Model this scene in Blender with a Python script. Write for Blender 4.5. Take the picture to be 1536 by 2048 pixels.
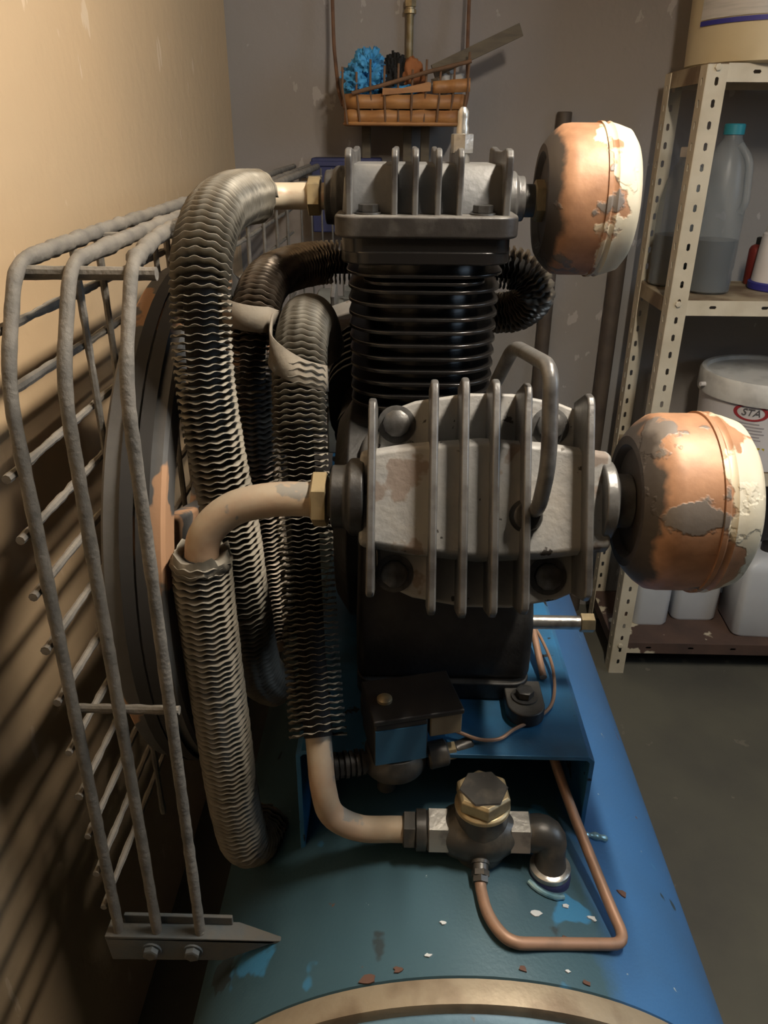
import bpy, bmesh, math, random
from mathutils import Vector, Matrix, noise as mnoise
random.seed(7)
PI = math.pi
V = Vector
for o in list(bpy.data.objects):
    bpy.data.objects.remove(o, do_unlink=True)
SC = bpy.context.scene
COL = SC.collection

# ------------------------------------------------------------------ camera
TH, YAW, ROLL = math.radians(25.9), math.radians(1.3), math.radians(-0.35)
fw = V((-math.sin(YAW) * math.cos(TH), math.cos(YAW) * math.cos(TH), -math.sin(TH)))
rt = V((math.cos(YAW), math.sin(YAW), 0))
up = rt.cross(fw)
r2 = rt * math.cos(ROLL) - up * math.sin(ROLL)
u2 = up * math.cos(ROLL) + rt * math.sin(ROLL)
cam_d = bpy.data.cameras.new('camera')
cam = bpy.data.objects.new('camera', cam_d)
COL.objects.link(cam)
cam_d.sensor_fit = 'VERTICAL'
cam_d.sensor_height = 24.0
cam_d.lens = 24.0 * 1540.0 / 2048.0
cam_d.clip_start = 0.02
cam.matrix_world = Matrix(((r2.x, u2.x, -fw.x, 0), (r2.y, u2.y, -fw.y, 0), (r2.z, u2.z, -fw.z, 1.40), (0, 0, 0, 1)))
SC.camera = cam

# ------------------------------------------------------------------ world, lamp, exposure
w = bpy.data.worlds.new('world')
SC.world = w
w.use_nodes = True
w.node_tree.nodes['Background'].inputs[0].default_value = (0.55, 0.6, 0.7, 1)
w.node_tree.nodes['Background'].inputs[1].default_value = 0.0


# the main light is a fluorescent tube hung over the compressor: position, half length, radiance, colour
TUBE = dict(x=0.42, y=0.56, z=2.02, half=0.25, r=0.020, strength=335.0, color=(1.0, 0.90, 0.76))
# cool fill light added at the right-hand wall, outside the frame; no window built
dl = bpy.data.lights.new('cool_side_fill', 'AREA')
dl.shape = 'RECTANGLE'
dl.size, dl.size_y = 0.9, 0.9
dl.energy = 15.0
dl.color = (0.62, 0.80, 1.0)
dlo = bpy.data.objects.new('cool_side_fill', dl)
dlo.location = (2.27, 0.35, 1.95)
dlo.rotation_euler = (0, math.radians(90), 0)
COL.objects.link(dlo)
SC.view_settings.view_transform = 'Standard'
SC.view_settings.look = 'None'
SC.view_settings.exposure = 0.0
SC.view_settings.gamma = 1.0
SC.view_settings.use_curve_mapping = False


# ------------------------------------------------------------------ materials
def mat(name, col, rough=0.5, metal=0.0, var=None, bump=None, dust=None, spots=(), spec=0.5, trans=None, dust_shade=None):
    """var=(colour, scale, lo, hi[, stretch]); bump=(scale, strength); dust=(colour, amount, lo);
    spots=[(colour, scale, threshold, roughness)]"""
    m = bpy.data.materials.new(name)
    m.use_nodes = True
    nt = m.node_tree
    N, L = nt.nodes, nt.links
    b = N['Principled BSDF']
    b.inputs['Roughness'].default_value = rough
    b.inputs['Metallic'].default_value = metal
    b.inputs['Specular IOR Level'].default_value = spec
    tc = N.new('ShaderNodeTexCoord')

    def nz(scale, detail=5, stretch=None, off=0.0):
        n = N.new('ShaderNodeTexNoise')
        n.inputs['Scale'].default_value = scale
        n.inputs['Detail'].default_value = detail
        mp = N.new('ShaderNodeMapping')
        mp.inputs['Location'].default_value = (off, off * 1.7, off * 0.6)
        if stretch:
            mp.inputs['Scale'].default_value = stretch
        L.new(tc.outputs['Object'], mp.inputs[0])
        L.new(mp.outputs[0], n.inputs[0])
        return n.outputs[0]

    def ramp(src, lo, hi):
        r = N.new('ShaderNodeMapRange')
        r.inputs[1].default_value = lo
        r.inputs[2].default_value = hi
        L.new(src, r.inputs[0])
        return r.outputs[0]

    def mix(f, a, c):
        x = N.new('ShaderNodeMix')
        x.data_type = 'RGBA'
        L.new(f, x.inputs[0])
        if isinstance(a, tuple):
            x.inputs[6].default_value = a + (1,)
        else:
            L.new(a, x.inputs[6])
        if isinstance(c, tuple):
            x.inputs[7].default_value = c + (1,)
        else:
            L.new(c, x.inputs[7])
        return x.outputs[2]

    def fmix(f, a, c):
        x = N.new('ShaderNodeMix')
        x.data_type = 'FLOAT'
        L.new(f, x.inputs[0])
        if isinstance(a, float):
            x.inputs[2].default_value = a
        else:
            L.new(a, x.inputs[2])
        x.inputs[3].default_value = c
        return x.outputs[0]

    cur = tuple(col)
    ro = float(rough)
    if var:
        st = var[4] if len(var) > 4 else None
        cur = mix(ramp(nz(var[1], 6, st), var[2], var[3]), cur, tuple(var[0]))
    if dust_shade:
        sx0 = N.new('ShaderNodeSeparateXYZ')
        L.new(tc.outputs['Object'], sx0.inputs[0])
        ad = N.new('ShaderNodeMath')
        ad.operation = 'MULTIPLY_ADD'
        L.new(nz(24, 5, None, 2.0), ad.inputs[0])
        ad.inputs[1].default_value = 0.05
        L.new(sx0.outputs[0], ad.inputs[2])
        cur = mix(ramp(ad.outputs[0], dust_shade[1], dust_shade[1] - 0.02), cur, tuple(dust_shade[0]))
    for i, s in enumerate(spots):
        f = ramp(nz(s[1], 4, s[4] if len(s) > 4 else None, 3.1 + i * 2.3), s[2], s[2] + 0.02)
        cur = mix(f, cur, tuple(s[0]))
        ro = fmix(f, ro, s[3])
    if dust:
        g = N.new('ShaderNodeNewGeometry')
        sx = N.new('ShaderNodeSeparateXYZ')
        L.new(g.outputs['Normal'], sx.inputs[0])
        f1 = ramp(sx.outputs[2], dust[2], dust[3] if len(dust) > 3 else 1.0)
        f2 = ramp(nz(38, 4, None, 9.0), 0.25, 0.62)
        mu = N.new('ShaderNodeMath')
        mu.operation = 'MULTIPLY'
        L.new(f1, mu.inputs[0])
        L.new(f2, mu.inputs[1])
        mu2 = N.new('ShaderNodeMath')
        mu2.operation = 'MULTIPLY'
        L.new(mu.outputs[0], mu2.inputs[0])
        mu2.inputs[1].default_value = dust[1]
        cur = mix(mu2.outputs[0], cur, tuple(dust[0]))
        ro = fmix(mu2.outputs[0], ro, 0.95)
    if isinstance(cur, tuple):
        b.inputs['Base Color'].default_value = cur + (1,)
    else:
        L.new(cur, b.inputs['Base Color'])
    if not isinstance(ro, float):
        L.new(ro, b.inputs['Roughness'])
    if bump:
        bp = N.new('ShaderNodeBump')
        bp.inputs['Strength'].default_value = bump[1]
        bp.inputs['Distance'].default_value = bump[2] if len(bump) > 2 else 0.002
        L.new(nz(bump[0], 6, None, 5.0), bp.inputs['Height'])
        L.new(bp.outputs[0], b.inputs['Normal'])
    if trans:
        tr = N.new('ShaderNodeBsdfTransparent')
        tr.inputs[0].default_value = (0.85, 0.88, 0.9, 1)
        ms = N.new('ShaderNodeMixShader')
        ms.inputs[0].default_value = trans
        L.new(b.outputs[0], ms.inputs[1])
        L.new(tr.outputs[0], ms.inputs[2])
        L.new(ms.outputs[0], N['Material Output'].inputs[0])
    return m


DUST = (0.30, 0.265, 0.21)
MT = dict(
    iron=mat('black_iron', (0.013, 0.0125, 0.0125), 0.42, 0.0, ((0.028, 0.027, 0.026), 30, 0.45, 0.75), (160, 0.5, 0.0012), ((0.22, 0.2, 0.17), 0.3, 0.6)),
    head=mat('grey_iron', (0.25, 0.245, 0.235), 0.5, 0.1, ((0.33, 0.305, 0.27), 24, 0.45, 0.75), (130, 0.6, 0.0014), ((0.25, 0.235, 0.21), 0.3, 0.3),
             [((0.19, 0.15, 0.125), 19, 0.60, 0.8), ((0.04, 0.034, 0.03), 70, 0.665, 0.8)]),
    midhead=mat('blue_grey_iron', (0.095, 0.096, 0.098), 0.5, 0.1, ((0.13, 0.127, 0.12), 24, 0.45, 0.75), (130, 0.5, 0.0012), ((0.25, 0.235, 0.21), 0.4, 0.3)),
    flange=mat('brown_black_flange', (0.026, 0.023, 0.021), 0.42, 0.1, ((0.085, 0.078, 0.07), 34, 0.5, 0.75), (120, 0.5, 0.001), ((0.25, 0.235, 0.21), 0.5, 0.4)),
    fin_iron=mat('worn_fin_iron', (0.14, 0.137, 0.132), 0.36, 0.3, ((0.055, 0.05, 0.048), 40, 0.45, 0.7), (150, 0.45, 0.001)),
    barrel=mat('oily_black_iron', (0.010, 0.009, 0.0085), 0.24, 0.0, None, (90, 0.2, 0.0008)),
    bolt=mat('worn_bolt_steel', (0.10, 0.098, 0.095), 0.4, 0.6, ((0.05, 0.045, 0.04), 80, 0.4, 0.7), (200, 0.4, 0.0008)),
    brass=mat('dull_brass', (0.42, 0.33, 0.19), 0.42, 0.65, ((0.2, 0.16, 0.1), 60, 0.45, 0.75), (150, 0.3, 0.0006)),
    steel=mat('zinc_plated_steel', (0.45, 0.43, 0.39), 0.32, 0.8, ((0.15, 0.14, 0.13), 70, 0.5, 0.8), (200, 0.5, 0.0008)),
    dkfit=mat('grimy_fitting_steel', (0.07, 0.066, 0.06), 0.4, 0.5, ((0.16, 0.14, 0.11), 50, 0.5, 0.8), (150, 0.4, 0.0008)),
    pipe=mat('dusty_copper_pipe', (0.36, 0.24, 0.155), 0.55, 0.25, ((0.42, 0.34, 0.24), 28, 0.4, 0.7), (90, 0.35, 0.001), (DUST, 0.5, 0.1),
             [((0.20, 0.185, 0.165), 26, 0.62, 0.6)]),
    pipe_pale=mat('pale_painted_pipe', (0.5, 0.42, 0.31), 0.45, 0.1, ((0.4, 0.25, 0.17), 22, 0.5, 0.65, (1, 1, 3)), (70, 0.3, 0.001)),
    fin=mat('dusty_aluminium_fin', (0.19, 0.172, 0.138), 0.5, 0.3, ((0.13, 0.117, 0.093), 30, 0.4, 0.7), None, (DUST, 0.75, 0.15)),
    fin_copper=mat('oily_copper_fin', (0.13, 0.10, 0.075), 0.35, 0.6, ((0.06, 0.05, 0.04), 40, 0.4, 0.7), None, (DUST, 0.6, 0.1)),
    core=mat('dark_tube_core', (0.018, 0.015, 0.013), 0.8),
    copper=mat('dull_copper', (0.34, 0.20, 0.13), 0.52, 0.3, ((0.22, 0.14, 0.095), 45, 0.45, 0.75), (120, 0.2, 0.0005)),
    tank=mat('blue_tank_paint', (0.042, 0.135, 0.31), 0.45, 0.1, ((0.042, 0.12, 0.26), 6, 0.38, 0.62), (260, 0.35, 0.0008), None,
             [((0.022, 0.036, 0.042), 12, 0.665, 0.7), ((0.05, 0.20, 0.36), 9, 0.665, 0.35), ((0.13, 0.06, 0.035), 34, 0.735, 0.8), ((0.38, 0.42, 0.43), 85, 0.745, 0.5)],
             dust_shade=((0.042, 0.092, 0.118), 0.155)),  # dust on the top, carried down the left flank to paint its shade
    blue=mat('bright_blue_paint', (0.035, 0.16, 0.33), 0.36, 0.15, ((0.03, 0.09, 0.16), 14, 0.45, 0.7), (160, 0.35, 0.0008), None,
             [((0.012, 0.012, 0.012), 30, 0.64, 0.6)]),
    weld=mat('bare_weld_metal', (0.32, 0.5, 0.55), 0.3, 0.5, ((0.1, 0.25, 0.32), 60, 0.4, 0.7), (150, 0.5, 0.001)),
    dome=mat('pale_blue_dome_paint', (0.10, 0.19, 0.25), 0.5, 0.1, ((0.07, 0.14, 0.2), 20, 0.4, 0.7), (200, 0.3, 0.0008), None,
             [((0.16, 0.12, 0.085), 22, 0.66, 0.8)]),
    band=mat('bare_weld_band', (0.30, 0.245, 0.17), 0.5, 0.35, ((0.14, 0.09, 0.055), 18, 0.46, 0.7), (120, 0.5, 0.001)),
    guard=mat('dusty_guard_wire', (0.085, 0.078, 0.068), 0.75, 0.0, ((0.15, 0.135, 0.115), 40, 0.35, 0.65), (220, 0.8, 0.0015), (DUST, 0.25, 0.2)),
    guardtop=mat('caked_dust_wire', (0.14, 0.122, 0.10), 0.95, 0.0, ((0.08, 0.07, 0.06), 60, 0.4, 0.7), (180, 1.0, 0.003)),
    bracket=mat('dusty_blue_bracket', (0.06, 0.075, 0.085), 0.6, 0.1, ((0.09, 0.085, 0.075), 30, 0.35, 0.6), (160, 0.4, 0.001)),
    wheel=mat('grey_flywheel_paint', (0.10, 0.098, 0.095), 0.6, 0.1, ((0.07, 0.066, 0.062), 18, 0.4, 0.7), (130, 0.3, 0.001), None,
              [((0.40, 0.23, 0.13), 11, 0.60, 0.85)]),
    belt=mat('black_rubber', (0.02, 0.019, 0.018), 0.8),
    motor=mat('grey_motor_paint', (0.12, 0.125, 0.115), 0.6, 0.0, ((0.07, 0.07, 0.065), 25, 0.4, 0.7), (120, 0.3, 0.001)),
    strap=mat('dusty_strap', (0.20, 0.17, 0.13), 0.9, 0.0, ((0.14, 0.12, 0.095), 40, 0.4, 0.7), (160, 0.5, 0.001)),
    navy=mat('navy_blue_paint', (0.03, 0.035, 0.11), 0.6, 0.0, ((0.02, 0.025, 0.07), 20, 0.4, 0.7)),
    cream=mat('cream_shelf_paint', (0.62, 0.55, 0.42), 0.5, 0.0, ((0.5, 0.43, 0.31), 12, 0.4, 0.7), (90, 0.25, 0.001), None,
              [((0.10, 0.055, 0.035), 10, 0.68, 0.8)]),
    rustshelf=mat('rusty_shelf_board', (0.10, 0.058, 0.042), 0.75, 0.0, ((0.065, 0.04, 0.032), 9, 0.4, 0.65), (60, 0.4, 0.001), None,
                  [((0.55, 0.48, 0.35), 8.5, 0.60, 0.6)]),
    mixshelf=mat('worn_shelf_board', (0.36, 0.29, 0.19), 0.65, 0.0, ((0.16, 0.105, 0.06), 9, 0.42, 0.6), (60, 0.4, 0.001)),
    white=mat('white_plastic', (0.78, 0.745, 0.74), 0.42, 0.0, ((0.68, 0.65, 0.63), 9, 0.4, 0.75), None),
    milky=mat('milky_plastic', (0.60, 0.615, 0.63), 0.4, 0.0, ((0.54, 0.555, 0.575), 10, 0.4, 0.7), None, None, (), 0.5, None),
    yellowed=mat('yellowed_plastic', (0.56, 0.47, 0.30), 0.45, 0.0, ((0.46, 0.37, 0.22), 7, 0.4, 0.7), (40, 0.15, 0.001)),
    label=mat('grey_white_label', (0.52, 0.49, 0.45), 0.5, 0.0, ((0.42, 0.4, 0.37), 20, 0.4, 0.7, (1, 1, 12)), None),
    shell=mat('translucent_jug_plastic', (0.42, 0.43, 0.42), 0.32, 0.0, None, None, None, (), 0.5, 0.72),
    liquid=mat('dark_blue_grey_liquid', (0.02, 0.03, 0.04), 0.25),
    teal=mat('teal_plastic', (0.02, 0.22, 0.27), 0.45),
    blueplas=mat('blue_plastic', (0.03, 0.03, 0.22), 0.45),
    redplas=mat('dark_red_plastic', (0.16, 0.02, 0.015), 0.5),
    red=mat('red_print', (0.36, 0.035, 0.04), 0.5),
    dkprint=mat('dark_grey_print', (0.12, 0.11, 0.11), 0.5),
    ltprint=mat('pale_grey_print', (0.36, 0.33, 0.34), 0.5),
    yellow=mat('yellow_print', (0.55, 0.42, 0.02), 0.5),
    lid=mat('dusty_grey_lid', (0.66, 0.645, 0.60), 0.6, 0.0, ((0.46, 0.445, 0.41), 14, 0.45, 0.65), (60, 0.3, 0.001)),
    splint=mat('brown_wood_splint', (0.42, 0.2, 0.065), 0.55, 0.0, ((0.27, 0.115, 0.038), 12, 0.35, 0.7, (1, 1, 5)), (80, 0.3, 0.001)),
    stake=mat('dark_reed_stake', (0.17, 0.085, 0.04), 0.7, 0.0, ((0.09, 0.05, 0.025), 30, 0.4, 0.7)),
    blueglove=mat('bright_blue_cloth', (0.06, 0.32, 0.62), 0.7, 0.0, ((0.02, 0.10, 0.22), 55, 0.5, 0.68), (70, 0.6, 0.003)),
    bristle=mat('black_bristle', (0.012, 0.011, 0.01), 0.9, 0.0, None, (120, 1.0, 0.003)),
    rustcloth=mat('rust_orange_cloth', (0.30, 0.11, 0.035), 0.85, 0.0, ((0.18, 0.06, 0.02), 20, 0.4, 0.7), (60, 0.5, 0.002)),
    paper=mat('crumpled_grey_paper', (0.5, 0.47, 0.43), 0.8, 0.0, ((0.36, 0.33, 0.3), 30, 0.4, 0.7), (60, 0.5, 0.002)),
    oldwood=mat('old_grey_wood', (0.12, 0.095, 0.06), 0.75, 0.0, ((0.075, 0.058, 0.04), 14, 0.4, 0.7, (1, 6, 6)), (70, 0.3, 0.001)),
    rod=mat('rusty_rod', (0.17, 0.085, 0.045), 0.8, 0.0, ((0.1, 0.05, 0.03), 40, 0.4, 0.7)),
    rustpipe=mat('brown_rusty_pipe', (0.10, 0.078, 0.06), 0.6, 0.1, ((0.065, 0.05, 0.042), 16, 0.4, 0.7), (60, 0.4, 0.001)),
    oldbrass=mat('aged_brass_pipe', (0.22, 0.17, 0.085), 0.5, 0.4, ((0.36, 0.32, 0.24), 24, 0.5, 0.7)),
    swcover=mat('black_switch_cover', (0.013, 0.012, 0.0115), 0.5, 0.0, ((0.022, 0.019, 0.016), 30, 0.4, 0.7)),
    swlabel=mat('dark_blue_label', (0.02, 0.085, 0.155), 0.5),
    khaki=mat('khaki_plastic', (0.17, 0.135, 0.085), 0.6, 0.0, ((0.12, 0.09, 0.055), 40, 0.4, 0.7, (1, 1, 0.2))),
    silvchip=mat('pale_paint_chip', (0.5, 0.52, 0.52), 0.6),
    brownchip=mat('brown_rust_chip', (0.10, 0.05, 0.035), 0.9),
    ceil=mat('grey_ceiling', (0.08, 0.075, 0.07), 0.9),
)


def wall_mat(name, col, col2, scale, flecks, fleck_col, stretch):
    return mat(name, col, 0.75, 0.0, (col2, scale, 0.35, 0.7), (34, 0.5, 0.004), None, [(fleck_col, flecks, 0.675, 0.8, stretch)], 0.25)


MT['wall_left'] = wall_mat('tan_wall_paint', (0.54, 0.385, 0.232), (0.49, 0.36, 0.225), 2.2, 26, (0.62, 0.48, 0.33), (1, 1, 0.28))
MT['wall_back'] = wall_mat('grey_wall_paint', (0.30, 0.268, 0.25), (0.26, 0.245, 0.225), 1.3, 24, (0.39, 0.355, 0.335), (1, 1, 0.6))
MT['floor'] = mat('stained_concrete', (0.12, 0.113, 0.085), 0.75, 0.0, ((0.085, 0.08, 0.066), 3.2, 0.38, 0.65), (50, 0.4, 0.002), None, [((0.16, 0.14, 0.11), 20, 0.7, 0.8)], 0.3)


def filter_mat():
    m = bpy.data.materials.new('peeling_copper_filter')
    m.use_nodes = True
    N, L = m.node_tree.nodes, m.node_tree.links
    b = N['Principled BSDF']
    tc = N.new('ShaderNodeTexCoord')
    sep = N.new('ShaderNodeSeparateXYZ')
    L.new(tc.outputs['Object'], sep.inputs[0])
    oi = N.new('ShaderNodeObjectInfo')
    add = N.new('ShaderNodeVectorMath')
    add.operation = 'ADD'
    L.new(tc.outputs['Object'], add.inputs[0])
    L.new(oi.outputs['Location'], add.inputs[1])

    def nz(scale, det, off=0.0):
        mp = N.new('ShaderNodeMapping')
        mp.inputs['Location'].default_value = (off, off, off)
        L.new(add.outputs[0], mp.inputs[0])
        n = N.new('ShaderNodeTexNoise')
        n.inputs['Scale'].default_value = scale
        n.inputs['Detail'].default_value = det
        L.new(mp.outputs[0], n.inputs[0])
        return n.outputs[0]

    def rng(src, lo, hi):
        r = N.new('ShaderNodeMapRange')
        r.inputs[1].default_value = lo
        r.inputs[2].default_value = hi
        L.new(src, r.inputs[0])
        return r.outputs[0]

    def mth(op, a, c):
        x = N.new('ShaderNodeMath')
        x.operation = op
        for i, v in enumerate((a, c)):
            if isinstance(v, (int, float)):
                x.inputs[i].default_value = v
            else:
                L.new(v, x.inputs[i])
        return x.outputs[0]

    def mix(f, a, c):
        x = N.new('ShaderNodeMix')
        x.data_type = 'RGBA'
        L.new(f, x.inputs[0])
        for i, v in ((6, a), (7, c)):
            if isinstance(v, tuple):
                x.inputs[i].default_value = v + (1,)
            else:
                L.new(v, x.inputs[i])
        return x.outputs[2]
    cop = mix(rng(nz(60, 5), 0.35, 0.7), (0.42, 0.225, 0.125), (0.30, 0.155, 0.085))
    grey = rng(nz(17, 5, 4.0), 0.59, 0.61)
    c1 = mix(grey, cop, (0.17, 0.145, 0.125))
    # cream top coat survives on the outer half of the can
    k = mth('ADD', mth('MULTIPLY', sep.outputs[0], 9.0), mth('MULTIPLY', nz(22, 5, 8.0), 1.0))
    cr = rng(k, 0.60, 0.63)
    c2 = mix(cr, c1, (0.62, 0.55, 0.41))
    # shade painted dark on the inner face towards the cylinder head
    k2 = mth('ADD', mth('MULTIPLY', sep.outputs[0], -12.0), mth('MULTIPLY', nz(30, 4, 2.0), 0.4))
    c3 = mix(rng(k2, 0.60, 0.68), c2, (0.055, 0.045, 0.038))
    L.new(c3, b.inputs['Base Color'])
    b.inputs['Metallic'].default_value = 0.15
    b.inputs['Roughness'].default_value = 0.5
    bp = N.new('ShaderNodeBump')
    bp.inputs['Strength'].default_value = 0.35
    bp.inputs['Distance'].default_value = 0.0015
    hs = mth('ADD', mth('MULTIPLY', nz(120, 5), 0.5), mth('ADD', grey, cr))
    L.new(hs, bp.inputs['Height'])
    L.new(bp.outputs[0], b.inputs['Normal'])
    return m


MT['filter'] = filter_mat()


# ------------------------------------------------------------------ mesh helpers
def frame(d):
    d = V(d).normalized()
    a = V((0, 0, 1)) if abs(d.z) < 0.9 else V((1, 0, 0))
    u = a.cross(d).normalized()
    return u, d.cross(u).normalized(), d


class MB:
    def __init__(s):
        s.v, s.f = [], []

    def add(s, vs, fs):
        n = len(s.v)
        s.v += [V(p) for p in vs]
        s.f += [tuple(i + n for i in f) for f in fs]
        return s

    def box(s, x0, x1, y0, y1, z0, z1, R=None, O=None):
        vs = [V((x, y, z)) for x in (x0, x1) for y in (y0, y1) for z in (z0, z1)]
        if R is not None:
            vs = [V(O or (0, 0, 0)) + R @ p for p in vs]
        return s.add(vs, [(0, 1, 3, 2), (4, 6, 7, 5), (0, 4, 5, 1), (2, 3, 7, 6), (0, 2, 6, 4), (1, 5, 7, 3)])

    def lathe(s, O, d, prof, n=32, start=None):
        u, v, d = frame(d)
        if start is not None:
            u = V(start).normalized()
            v = d.cross(u)
        O = V(O)
        n0 = len(s.v)
        rings = []
        for r, h in prof:
            if r < 1e-7:
                s.v.append(O + d * h)
                rings.append([len(s.v) - 1])
            else:
                ring = []
                for k in range(n):
                    a = 2 * PI * k / n
                    s.v.append(O + d * h + (u * math.cos(a) + v * math.sin(a)) * r)
                    ring.append(len(s.v) - 1)
                rings.append(ring)
        for A, B in zip(rings, rings[1:]):
            if len(A) == 1 and len(B) == 1:
                continue
            for k in range(n):
                k2 = (k + 1) % n
                if len(A) == 1:
                    s.f.append((A[0], B[k2], B[k]))
                elif len(B) == 1:
                    s.f.append((A[k], A[k2], B[0]))
                else:
                    s.f.append((A[k], A[k2], B[k2], B[k]))
        if len(rings[0]) > 1:
            s.f.append(tuple(reversed(rings[0])))
        if len(rings[-1]) > 1:
            s.f.append(tuple(rings[-1]))
        return s

    def cyl(s, p0, p1, r, n=24, ch=0.0):
        p0, p1 = V(p0), V(p1)
        h = (p1 - p0).length
        pr = [(r, 0), (r, h)] if ch <= 0 else [(r - ch, 0), (r, ch), (r, h - ch), (r - ch, h)]
        return s.lathe(p0, p1 - p0, pr, n)

    def hexnut(s, p0, d, r, h, rot=0.0, ch=0.12):
        u, v, dd = frame(d)
        st = u * math.cos(rot) + v * math.sin(rot)
        c = r * ch
        return s.lathe(p0, dd, [(r * 0.9, 0), (r, c * 0.5), (r, h - c * 0.5), (r * 0.9, h), (r * 0.55, h)], 6, st)

    def tube(s, path, r, n=12, rr=None, caps=True):
        path = [V(p) for p in path]
        fr = frames(path)
        n0 = len(s.v)
        m = len(path)
        for i, (p, (u, v, t)) in enumerate(zip(path, fr)):
            ri = r if rr is None else rr(i, p)
            for k in range(n):
                a = 2 * PI * k / n
                s.v.append(p + (u * math.cos(a) + v * math.sin(a)) * ri)
        for i in range(m - 1):
            for k in range(n):
                k2 = (k + 1) % n
                s.f.append((n0 + i * n + k, n0 + i * n + k2, n0 + (i + 1) * n + k2, n0 + (i + 1) * n + k))
        if caps:
            s.f.append(tuple(n0 + k for k in reversed(range(n))))
            s.f.append(tuple(n0 + (m - 1) * n + k for k in range(n)))
        return s

    def prism(s, poly, O, u, v, w, h0, h1):
        O, u, v, w = V(O), V(u), V(v), V(w)
        n = len(poly)
        vs = [O + u * a + v * b + w * h0 for a, b in poly] + [O + u * a + v * b + w * h1 for a, b in poly]
        fs = [tuple(reversed(range(n))), tuple(range(n, 2 * n))]
        fs += [(i, (i + 1) % n, n + (i + 1) % n, n + i) for i in range(n)]
        return s.add(vs, fs)

    def loft(s, polys):
        """stack of equal-length vertex loops"""
        n = len(polys[0])
        n0 = len(s.v)
        for p in polys:
            s.v += [V(q) for q in p]
        for i in range(len(polys) - 1):
            for k in range(n):
                k2 = (k + 1) % n
                s.f.append((n0 + i * n + k, n0 + i * n + k2, n0 + (i + 1) * n + k2, n0 + (i + 1) * n + k))
        s.f.append(tuple(n0 + k for k in reversed(range(n))))
        s.f.append(tuple(n0 + (len(polys) - 1) * n + k for k in range(n)))
        return s

    def build(s, name, m, parent=None, bevel=0.0, smooth=35, origin=None, solid=0.0, seg=2, label=None, kind=None):
        lo = V((min(p.x for p in s.v), min(p.y for p in s.v), min(p.z for p in s.v)))
        hi = V((max(p.x for p in s.v), max(p.y for p in s.v), max(p.z for p in s.v)))
        og = V(origin) if origin is not None else (lo + hi) / 2
        me = bpy.data.meshes.new(name)
        me.from_pydata([p - og for p in s.v], [], s.f)
        bm = bmesh.new()
        bm.from_mesh(me)
        bmesh.ops.recalc_face_normals(bm, faces=bm.faces)
        bm.to_mesh(me)
        bm.free()
        me.materials.append(MT[m])
        if smooth:
            me.polygons.foreach_set('use_smooth', [True] * len(me.polygons))
            me.set_sharp_from_angle(angle=math.radians(smooth))
        o = bpy.data.objects.new(name, me)
        COL.objects.link(o)
        if parent is not None:
            o.parent = parent
            o.location = og - W[parent.name]
        else:
            o.location = og
        W[o.name] = og
        if solid:
            md = o.modifiers.new('thickness', 'SOLIDIFY')
            md.thickness = solid
            md.offset = 0
        if bevel:
            md = o.modifiers.new('bevel', 'BEVEL')
            md.width = bevel
            md.segments = seg
            md.limit_method = 'ANGLE'
            md.angle_limit = math.radians(38)
            md.harden_normals = True
        if label:
            o['label'] = label
        if kind:
            o['kind'] = kind
        return o


W = {}


def frames(path):
    m = len(path)
    ts = []
    for i in range(m):
        a = path[max(0, i - 1)]
        b = path[min(m - 1, i + 1)]
        ts.append((b - a).normalized())
    u, v, _ = frame(ts[0])
    out = []
    for t in ts:
        u = (u - t * u.dot(t)).normalized()
        out.append((u, t.cross(u), t))
    return out


def smooth_path(pts, step=0.006):
    """Catmull-Rom through the points, resampled evenly."""
    pts = [V(p) for p in pts]
    P = [pts[0] * 2 - pts[1]] + pts + [pts[-1] * 2 - pts[-2]]
    raw = []
    for i in range(1, len(P) - 2):
        p0, p1, p2, p3 = P[i - 1], P[i], P[i + 1], P[i + 2]
        # centripetal
        t0 = 0
        t1 = t0 + max(1e-6, (p1 - p0).length ** 0.5)
        t2 = t1 + max(1e-6, (p2 - p1).length ** 0.5)
        t3 = t2 + max(1e-6, (p3 - p2).length ** 0.5)
        for k in range(24):
            t = t1 + (t2 - t1) * k / 24
            a1 = p0 * ((t1 - t) / (t1 - t0)) + p1 * ((t - t0) / (t1 - t0))
            a2 = p1 * ((t2 - t) / (t2 - t1)) + p2 * ((t - t1) / (t2 - t1))
            a3 = p2 * ((t3 - t) / (t3 - t2)) + p3 * ((t - t2) / (t3 - t2))
            b1 = a1 * ((t2 - t) / (t2 - t0)) + a2 * ((t - t0) / (t2 - t0))
            b2 = a2 * ((t3 - t) / (t3 - t1)) + a3 * ((t - t1) / (t3 - t1))
            raw.append(b1 * ((t2 - t) / (t2 - t1)) + b2 * ((t - t1) / (t2 - t1)))
    raw.append(pts[-1])
    return resample(raw, step)


def resample(raw, step):
    L = [0]
    for a, b in zip(raw, raw[1:]):
        L.append(L[-1] + (b - a).length)
    n = max(2, int(round(L[-1] / step)))
    out = []
    j = 0
    for i in range(n + 1):
        s = L[-1] * i / n
        while j < len(raw) - 2 and L[j + 1] < s:
            j += 1
        d = L[j + 1] - L[j]
        out.append(raw[j].lerp(raw[j + 1], (s - L[j]) / d if d > 0 else 0))
    return out


def fillet(pts, rad, n=8):
    """polyline with rounded corners"""
    pts = [V(p) for p in pts]
    out = [pts[0]]
    for i in range(1, len(pts) - 1):
        a, b, c = pts[i - 1], pts[i], pts[i + 1]
        r = rad[i - 1] if isinstance(rad, (list, tuple)) else rad
        r = min(r, (a - b).length * 0.49, (c - b).length * 0.49)
        p, q = b + (a - b).normalized() * r, b + (c - b).normalized() * r
        for k in range(n + 1):
            t = k / n
            out.append(p * (1 - t) ** 2 + b * 2 * t * (1 - t) + q * t * t)
    out.append(pts[-1])
    return out


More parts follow.
